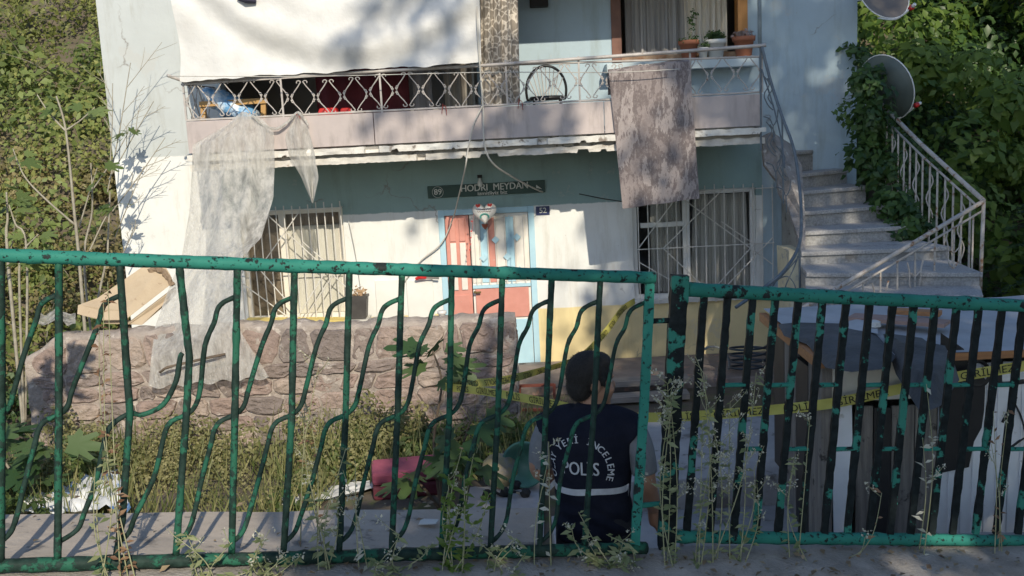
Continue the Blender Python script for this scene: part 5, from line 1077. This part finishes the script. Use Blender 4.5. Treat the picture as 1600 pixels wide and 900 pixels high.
fig('fig_shrub', 'tall pale-stemmed fig sapling rising left of the house corner', b2, [dict(p=[b2] + S((124, 410, 11.3), (116, 330, 11.3), (103, 205, 11.3), (88, 150, 11.3)), n=4, r=.022, spread=.2), dict(p=S((118, 352, 11.3), (70, 310, 11.2), (38, 275, 11.2), (20, 232, 11.2)), n=4, spread=.2, r=.013), dict(p=S((103, 205, 11.3), (78, 178, 11.3), (58, 148, 11.3)), n=2, spread=.15, r=.012), dict(p=S((104, 203, 11.3), (126, 188, 11.3), (148, 168, 11.3)), n=5, spread=.4, r=.011)], .18, FIGL)
b3 = P(138, 470, 11.6); b3.z = gz(b3.x, b3.y)
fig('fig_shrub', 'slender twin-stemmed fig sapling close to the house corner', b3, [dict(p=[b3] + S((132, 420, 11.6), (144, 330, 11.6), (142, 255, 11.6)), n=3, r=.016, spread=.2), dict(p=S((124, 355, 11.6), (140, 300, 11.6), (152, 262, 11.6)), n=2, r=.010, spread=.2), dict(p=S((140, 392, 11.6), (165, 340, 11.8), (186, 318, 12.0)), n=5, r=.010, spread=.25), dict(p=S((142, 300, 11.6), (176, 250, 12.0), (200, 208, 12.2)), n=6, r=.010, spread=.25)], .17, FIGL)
b4 = P(10, 470, 10.6); b4.z = gz(b4.x, b4.y)
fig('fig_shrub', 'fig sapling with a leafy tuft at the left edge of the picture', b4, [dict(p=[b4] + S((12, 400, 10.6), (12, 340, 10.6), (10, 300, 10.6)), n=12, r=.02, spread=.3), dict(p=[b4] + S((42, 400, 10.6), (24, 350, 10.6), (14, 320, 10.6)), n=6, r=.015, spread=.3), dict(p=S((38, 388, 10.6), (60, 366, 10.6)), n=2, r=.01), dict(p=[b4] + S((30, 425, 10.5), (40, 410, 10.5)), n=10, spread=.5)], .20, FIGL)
b5 = Vector((-3.9, 6.2, 0))
fig('fig_shrub', 'tall fig standing just outside the left edge beyond the fence', b5, [dict(p=[b5, b5 + Vector((.05, 0, 1.4)), b5 + Vector((.15, 0, 2.6)), b5 + Vector((.2, .05, 3.5))], n=15, spread=.25, r=.03), dict(p=[b5 + Vector((.1, 0, 2.0)), b5 + Vector((-.2, .1, 2.8)), b5 + Vector((-.3, .1, 3.2))], n=8, spread=.4)], .26)
# bare twigs against the pale wall
tw = empty('bare_shrub', P(178, 330, 12.3), 'leafless twiggy shrub against the left end of the white wall', 'shrub'); mb = MB()
def twig(a_, b_, d, r, depth):
    a_ = Vector((*a_, 0)); b_ = Vector((*b_, 0)); mb.tube([P(a_.x, a_.y, d), P((a_.x + b_.x) / 2 + random.uniform(-2, 2), (a_.y + b_.y) / 2, d), P(b_.x, b_.y, d)], [r, r * .8, r * .55], 5)
    if depth:
        for t in (.4, .6, .8):
            c = a_.lerp(b_, t); v = (b_ - a_) * random.uniform(.25, .45); g = random.choice((-1, 1)) * random.uniform(.35, .6); v = Vector((v.x * math.cos(g) - v.y * math.sin(g), v.x * math.sin(g) + v.y * math.cos(g), 0)); twig((c.x, c.y), (c.x + v.x, c.y + v.y), d, r * .6, depth - 1)
for a_, b_ in (((168, 300), (204, 98)), ((170, 280), (240, 158)), ((176, 330), (258, 215)), ((172, 260), (176, 130)), ((180, 370), (225, 260)), ((190, 400), (215, 350))): twig(a_, b_, 12.35, .008, 2)
mb.tube([P(150, 480, 12.3), P(168, 400, 12.32), P(172, 300, 12.35)], [.014, .012, .009], 6); mb.build('branches', TWIG, tw)

# street-side weeds at the fence foot
def weed(px, top, lean, label, leafm, nl, heads, ns=3, off=-.10, spread=14, ls=.045, hr=.02, by=892):
    base = F(px, by, off); base.z = rz(base.x) + .0
    t = empty('street_weed', base, label, 'weed', 'weeds along the fence'); pp, dd, nn, ss = [], [], [], []; hp, hd, hn, hs = [], [], [], []; mb = MB()
    SM = M('weed_stem', (.24, .26, .13), (.34, .32, .20), 10)
    for k in range(ns):
        hgt = top + random.uniform(0, 90) * (k > 0); e = F(px + lean * 1.0 + random.uniform(-spread, spread) * 1.5, hgt, off + random.uniform(-.06, .06)); mid = base.lerp(e, random.uniform(.4, .6)) + Vector((random.uniform(-.045, .045), random.uniform(-.03, .03), 0)); b_ = base + Vector((random.uniform(-.05, .05), random.uniform(-.03, .03), 0)); pl = cubic([b_, mid, e], 7)
        m_ = MB().tube(pl, [.0028 * (1 - .6 * i / len(pl)) for i in range(len(pl))], 5)
        for _ in range(int(nl * .85)):
            i = random.randrange(1, len(pl)); a = random.uniform(0, 6.28); d = Vector((math.cos(a), math.sin(a), random.uniform(-.5, .8))); pp.append(pl[i].lerp(pl[i - 1], random.random())); dd.append(d); nn.append(Vector((random.uniform(-.8, .8), -.6, .7))); ss.append(ls * random.uniform(.35, 1.25))
        for _ in range(max(1, heads // 8) if heads else 0):           # side twigs carrying the heads
            i = random.randrange(int(len(pl) * .45), len(pl)); a = random.uniform(0, 6.28); L_ = random.uniform(.03, .11); c0_ = pl[i]; c1_ = c0_ + Vector((math.cos(a) * L_ * .8, math.sin(a) * L_ * .6, L_ * .8)); m_.tube([c0_, c0_.lerp(c1_, .5) + Vector((0, 0, -.006)), c1_], .0013, 4)
            for _ in range(7):
                c = c0_.lerp(c1_, random.uniform(.3, 1.05)) + Vector(RNG.normal(0, .008, 3))
                for _ in range(2): hp.append(c + Vector(RNG.normal(0, .003, 3))); hd.append(Vector(RNG.normal(0, 1, 3))); hn.append(Vector(RNG.normal(0, 1, 3))); hs.append(hr * random.uniform(.4, .9))
        m_.build('stem', SM, t)
    if pp: leaves_obj('leaves', (np.array(pp), np.array(dd), np.array(nn), np.array(ss), RNG.random(len(pp))), leafm, t, OVAL_V * np.array([.6, 1, 1]), OVAL_F)['kind'] = 'stuff'
    if hp: leaves_obj('seed_heads', (np.array(hp), np.array(hd), np.array(hn), np.array(hs), RNG.random(len(hp))), SEED, t)['kind'] = 'stuff'
DRY = leaf_mat('brown_dry_leaves', (.14, .07, .04), (.30, .19, .11), .2)
weed(190, 440, -28, 'dried reddish brown vine twisting up the left fence bars', DRY, 46, 0, 3, -.05, 10, .04)
weed(158, 690, -12, 'short grey green weed at the foot of the left fence', WEED, 26, 0, 3)
weed(492, 560, -2, 'tall thin brown weed in the middle of the left fence', DRY, 24, 44, 3, .25, 12, .03, .014)
weed(500, 700, 5, 'bushy grey weed below the thin brown one', WEED, 30, 10, 4, -.05, 26)
weed(705, 700, 20, 'yellow green leafy weed growing through the fence below the fig sapling', BRIGHT, 42, 8, 7, -.08, 28)
weed(560, 720, -14, 'small pale budded weed left of the pink suitcase', SEED, 10, 26, 2, -.05, 12)
weed(850, 690, 10, 'thin pale weed in front of the officer vest', SEED, 12, 16, 2, -.05, 6)
weed(945, 800, 0, 'low spiky weed at the fence foot below the officer', WEED, 30, 6, 6, -.08, 50, .05)
weed(1046, 600, -2, 'tall weed with pale feathery head covering the gate post', WEED, 46, 50, 4, -.09, 13)
weed(1098, 640, 2, 'leafy pale green weed right of the gate post', WEED, 40, 22, 3, -.09, 14)
weed(1125, 575, 22, 'tall weed with a broad cloud of whitish seed heads', WEED, 26, 90, 4, -.07, 40, .045, .017)
weed(1160, 690, 16, 'medium weed with white seed tufts near the cloud of seed heads', WEED, 22, 30, 3, -.08, 14)
weed(1244, 650, 6, 'thin grey weed left of the white shed strip', WEED, 20, 22, 3, -.06, 14)
weed(1330, 770, 20, 'pair of bent dry stalks before the shed boards', DRY, 6, 6, 2, -.08, 30)
weed(1435, 600, 20, 'pale dry stalk with curled leaves in front of the shed', SEED, 18, 8, 2, -.05, 10, .05)
weed(1560, 640, -5, 'thin wiry weed near the right edge of the gate', DRY, 10, 4, 3, -.06, 22)
for i, px in enumerate((330, 410, 620, 780, 1010)): weed(px, 835, random.uniform(-10, 10), ['low tuft at the fence foot under the fourth bar', 'low tuft at the fence foot left of the middle', 'low tuft at the fence foot under the pink suitcase', 'low tuft at the fence foot left of the officer', 'low tuft at the foot of the gate hinge'][i], WEED, 20, 3, 6, -.09, 40, .04)

# ================================================================ big tree beside the street behind the viewer: it shades the right half
tree = empty('street_tree', (7.5, -4.2, rz(7.5)), 'large broad-leaved tree beside the street behind the viewer', 'tree')
MB().tube([(7.5, -4.2, rz(7.5) - .3), (7.45, -4.2, 3), (7.2, -4.1, 5.5), (7.4, -4.0, 11)], [.45, .36, .28, .1], 10, .05).build('trunk', BARK, tree, True)
for e in ((2.5, -4, 7), (4, -3.5, 9.5), (9.5, -4.5, 8), (11, -3.5, 7), (7.5, -5.5, 10.5), (3.0, -4.5, 5.8)): MB().tube(cubic([(7.25, -4.1, 4.6), tuple(Vector((7.2, -4.1, 5.5)).lerp(Vector(e), .5) + Vector((0, 0, .4))), e], 5), [.17 - .013 * i for i in range(11)], 7, .06).build('limb', BARK, tree, True)
cs, rs = [], []; BZ = [3.5, 4.5, 6, 8, 9.7, 10.5, 11, 12, 13.5, 15, 17]; BX = [1.5, .9, .9, 1.4, 2.4, 4.2, 5.2, 5.3, 4.9, 5.4, 7.5]
while len(cs) < 470:
    u = rdirs(1)[0] * (random.random() ** .33); c = np.array([8.0, -4.1, 9.6]) + u * np.array([6.6, 2.3, 6.6])
    if c[0] > np.interp(c[2], BZ, BX) + .5: cs.append(tuple(c)); rs.append(random.uniform(.45, .9))
for i in range(40): cs.append((random.uniform(1.2, 3.4), random.uniform(-4.9, -3.4), random.uniform(5.0, 7.3))); rs.append(random.uniform(.35, .65))
for i in range(46): cs.append((random.uniform(6.3, 10.5), random.uniform(-5, -3.2), random.uniform(12.2, 15.6))); rs.append(random.uniform(.45, .8))
for i in range(50): cs.append((random.uniform(3.2, 7), random.uniform(-5, -3.2), random.uniform(5.2, 9))); rs.append(random.uniform(.4, .7))
for i in range(11): cs.append((random.uniform(2.6, 4.6), random.uniform(-4.9, -3.4), random.uniform(12.8, 15.2))); rs.append(random.uniform(.4, .7))
crown_leaves(cs, rs, 62, .21, GREEN, 'crown', tree)

# ================================================================ the officer
O0 = P(924, 700, 4.58); O0.z = .375; YAW = math.radians(-15); RB_ = Matrix.Rotation(YAW, 3, 'Z'); HEADYAW = math.radians(-58)
T = lambda v: O0 + RB_ @ Vector(v)
HC = Vector((.012, .015, 1.595)); RH = Matrix.Rotation(HEADYAW, 3, 'Z') @ Matrix.Rotation(math.radians(-4), 3, 'X')
TH = lambda v: T(HC + RH @ (Vector(v) * 1.10))
def ring(z, rx, ry, y=0, x=0, n=28, e=.85):
    out = []
    for k in range(n):
        a = 2 * math.pi * k / n; c, s = math.cos(a), math.sin(a); out.append(T((x + rx * math.copysign(abs(c) ** e, c), y + ry * math.copysign(abs(s) ** e, s), z)))
    return out
def ell(mb, f, c, r, n=18, m_=12):
    rows = []
    for j in range(m_ + 1):
        ph = math.pi * j / m_; rows.append([f((c[0] + r[0] * max(.01, math.sin(ph)) * math.cos(a), c[1] + r[1] * max(.01, math.sin(ph)) * math.sin(a), c[2] - r[2] * math.cos(ph))) for a in np.linspace(0, 2 * math.pi, n + 1)[:-1]])
    return mb.loft(rows)
def limb(mb, pts, rad, f=T, n=14): return mb.tube(spl3([f(p) for p in pts], 5), list(np.interp(np.linspace(0, 1, 5 * (len(pts) - 1) + 1), np.linspace(0, 1, len(rad)), rad)), n)
SKIN = M('skin', (.42, .235, .155), (.36, .195, .125), 14, rough=.5); CLOTH_N = M('navy_vest_cloth', (.010, .012, .022), (.016, .018, .030), 9, rough=.95, bump=.3, bscale=14, bdist=.03); CLOTH_N.node_tree.nodes['Principled BSDF'].inputs['Specular IOR Level'].default_value = .15
officer = empty('person', O0, 'person in navy police vest and grey shirt standing behind the fence, seen from behind', 'person')
TOR = [(.86, .15, .105), (.95, .165, .115), (1.05, .158, .108), (1.18, .172, .112), (1.30, .188, .115), (1.38, .19, .105), (1.43, .165, .09), (1.465, .10, .07)]
mb = MB(); mb.loft([ring(z, a, b) for z, a, b in TOR]); limb(mb, [(0, -.005, 1.42), (.004, 0, 1.48), (.012, .01, 1.56)], [.068, .058, .055])
ell(mb, TH, (0, -.012, .025), (.076, .096, .094)); ell(mb, TH, (0, .030, -.038), (.060, .066, .080)); ell(mb, TH, (0, .086, -.024), (.014, .024, .022)); ell(mb, TH, (0, .072, .022), (.05, .02, .012)); ell(mb, TH, (0, .078, -.068), (.024, .016, .010)); ell(mb, TH, (0, .062, -.10), (.03, .025, .02))
for s in (-1, 1): ell(mb, TH, (s * .077, -.012, -.012), (.012, .02, .032)); ell(mb, TH, (s * .035, .07, -.035), (.02, .018, .02))
ARM_R = [(.185, 0, 1.40), (.232, -.01, 1.27), (.252, -.015, 1.13), (.262, .06, 1.02), (.268, .12, .94)]; ARM_L = [(-.185, 0, 1.40), (-.235, .01, 1.27), (-.255, .03, 1.14), (-.17, .17, 1.08), (-.10, .27, 1.06)]
for A_ in (ARM_R, ARM_L): limb(mb, A_, [.062, .055, .047, .041, .028])
def hand(mb, w, d, side):                                # palm, four unequal curled fingers, thumb off its side
    w = Vector(w); d = Vector(d).normalized(); sd = Vector((0, 1, 0)) if side > 0 else Vector((0, 0, 1)); sd = (sd - d * sd.dot(d)).normalized(); nrm = d.cross(sd) * side
    limb(mb, [w - d * .02, w + d * .03, w + d * .085], [.027, .034, .036])
    for k, L in enumerate((.066, .074, .070, .056)):
        b_ = w + d * .082 + sd * (.027 - .018 * k); limb(mb, [b_, b_ + d * L * .45 + nrm * .006, b_ + d * L * .8 + nrm * .022, b_ + d * L * .95 + nrm * .04], [.0105, .0095, .0088, .0078], n=8)
    b_ = w + d * .03 + sd * .026; limb(mb, [b_, b_ + d * .03 + sd * .022 + nrm * .008, b_ + d * .058 + sd * .026 + nrm * .02], [.014, .0115, .0095], n=8)
hand(mb, ARM_R[-1], (.06, .35, -.9), 1); hand(mb, ARM_L[-1], (.5, .75, -.1), -1)
for s in (-1, 1): limb(mb, [(s * .085, 0, .92), (s * .10, .01, .66), (s * .105, .02, .46), (s * .11, -.01, .26), (s * .115, -.02, .07)], [.088, .078, .056, .052, .038]); limb(mb, [(s * .115, -.04, .045), (s * .12, .06, .04), (s * .125, .15, .03)], [.04, .04, .028])
mesh_part('body', mesh_remesh(mb, .0065, 4), SKIN, officer, O0)
for s in (-1, 1): ell(MB(), TH, (s * .031, .068, .002), (.011, .010, .009)).build('eye', M('eye_white', (.6, .58, .55), rough=.2), officer, True)
# hair: short, dark, with a fade at the nape
mb = MB(); ell(mb, TH, (0, -.020, .034), (.0825, .0985, .0935)); ell(mb, TH, (0, -.052, -.02), (.068, .060, .068)); ell(mb, TH, (0, .028, .072), (.062, .055, .048))
for s in (-1, 1): limb(mb, [(s * .076, .020, .02), (s * .074, .026, -.012)], [.010, .006], TH, 8)
hm = mesh_remesh(mb, .006, 3); hp_ = [(p.center.copy(), p.normal.copy()) for p in hm.polygons]; HAIR = M('short_dark_hair', (.012, .010, .009), (.022, .019, .016), 60, rough=.75, bump=.8, bscale=220, bdist=.004); hair_o = mesh_part('hair', hm, HAIR, officer, O0)
sel = [random.choice(hp_) for _ in range(7000)]; hn_ = np.array([tuple(n_) for c_, n_ in sel]); hd_ = hn_ * .55 + RNG.normal(0, .22, hn_.shape) + np.array([0, 0, -.55])
st_ = leaves_obj('hair_strands', (np.array([tuple(c_) for c_, n_ in sel]), hd_, hn_, RNG.uniform(.006, .014, 7000), RNG.random(7000)), leaf_mat('dark_hair_strands', (.010, .008, .007), (.04, .034, .028), .05, .5), hair_o, NEED_V, NEED_F); st_['kind'] = 'stuff'
# grey shirt: sleeves and collar
GREYS = M('grey_shirt', (.23, .24, .26), (.18, .19, .205), 8, rough=.9, bump=.4, bscale=18, bdist=.02)
for A_, s in ((ARM_R, 1), (ARM_L, -1)):
    m_ = MB(); limb(m_, [Vector(A_[0]) + Vector((s * .0, 0, -.03)), Vector(A_[0]) + Vector((s * .02, 0, -.06)), A_[1], Vector(A_[1]).lerp(Vector(A_[2]), .75)], [.062, .066, .064, .061]); mesh_part('sleeve', mesh_remesh(m_, .008, 3), GREYS, officer, O0)
# trousers and shoes
m_ = MB(); m_.loft([ring(z, a + .012, b + .014) for z, a, b in ((.84, .15, .105), (.92, .162, .112), (1.02, .16, .11))])
for s in (-1, 1): limb(m_, [(s * .082, 0, .92), (s * .10, .01, .66), (s * .106, .015, .46), (s * .112, -.01, .26), (s * .116, -.02, .06)], [.103, .094, .078, .074, .070])
mesh_part('trousers', mesh_remesh(m_, .012, 3), M('dark_trousers', (.02, .021, .026), (.03, .03, .036), 8, rough=.9), officer, O0)
for s in (-1, 1):
    m_ = MB(); limb(m_, [(s * .115, -.07, .045), (s * .118, 0, .05), (s * .122, .09, .045), (s * .126, .17, .03)], [.046, .05, .05, .034]); mesh_part('shoe', mesh_remesh(m_, .009, 2), M('black_shoe', (.012, .012, .012), rough=.5), officer, O0)
# vest
m_ = MB(); VT = [(.84, .172, .132, 0), (.92, .178, .136, 0), (1.0, .174, .134, 0), (1.1, .178, .132, 0), (1.2, .187, .134, 0), (1.30, .20, .135, 0), (1.37, .204, .125, 0), (1.415, .185, .105, 0), (1.45, .13, .085, 0), (1.475, .08, .072, 0)]
m_.loft([ring(z, a * (1 + .010 * math.sin(z * 40)), b, y, n=36) for z, a, b, y in VT])
for s in (-1, 1): limb(m_, [(s * .07, -.005, 1.425), (s * .15, -.003, 1.40), (s * .215, 0, 1.355)], [.066, .072, .084])
limb(m_, [(.0, -.004, 1.44), (.004, 0, 1.47), (.006, .002, 1.497)], [.077, .071, .067])
vm = mesh_remesh(m_, .009, 4); 
for v_ in vm.vertices:                                   # creases of a loose vest
    q_ = v_.co - O0; k_ = .5 + .5 * sm(1.3, 1.0, q_.z); dv = .008 * mnoise.noise((q_.x * 7, q_.y * 7, q_.z * 16)) + .004 * mnoise.noise((q_.x * 16 + q_.z * 9, q_.y * 12, q_.z * 11)) + .006 * math.sin(q_.z * 60 + q_.x * 22 + 5 * mnoise.noise(q_ * 5)) * sm(1.08, .98, q_.z)
    r_ = Vector((q_.x, q_.y, 0)); v_.co += r_.normalized() * dv * k_
vc = vm.copy(); vest = mesh_part('vest', vm, CLOTH_N, officer, O0)
bvh = BVHTree.FromPolygons([v.co.copy() for v in vc.vertices], [tuple(p.vertices) for p in vc.polygons]); FWD = RB_ @ Vector((0, 1, 0))
def onvest(x, z, off=.0025):
    o = T((x, -1, z)); h = bvh.ray_cast(o, FWD); p = h[0] if h[0] is not None else T((x, -.12, z)); return p - FWD * off
PRINT = M('reflective_print', (.58, .60, .63), (.46, .48, .51), 30, rough=.4)
mb = MB(); word = 'OLAY YERİ İNCELEME'; R0 = .138; CZ = 1.215; span = math.radians(228); x_c = -.03; N = len(word)
for i, ch in enumerate(word):
    if ch == ' ': continue
    a = math.pi / 2 + span / 2 - span * (i + .5) / N; v, f = text_geo(ch, .043, 0); cu = (math.cos(a), math.sin(a)); tg = (math.sin(a), -math.cos(a)); vs = []
    for bo in (0, .002):
        vs = [onvest(x_c + cu[0] * (R0 + p.y) + tg[0] * (p.x + bo), CZ + cu[1] * (R0 * .98 + p.y) + tg[1] * (p.x + bo), .0035 + bo * .1) for p in v]; mb.add(vs, f)
mb.build('back_lettering', PRINT, vest)['kind'] = 'stuff'
mb = MB()
v, f = text_geo('POLİS', .088, 0)
for bo in (0, .0025): mb.add([onvest(x_c + p.x * .74 + bo, 1.215 + p.y, .0035 + bo * .1) for p in v], f)
mb.build('back_lettering', PRINT, vest)['kind'] = 'stuff'
rows = [[], []]
for x in np.linspace(-.185, .185, 40):
    for k, z in enumerate((1.092, 1.122)): rows[k].append(onvest(x, z + .004 * math.sin(x * 20), .003))
MB().grid(rows).build('reflective_stripe', PRINT, vest, True)
bpy.data.meshes.remove(vc)
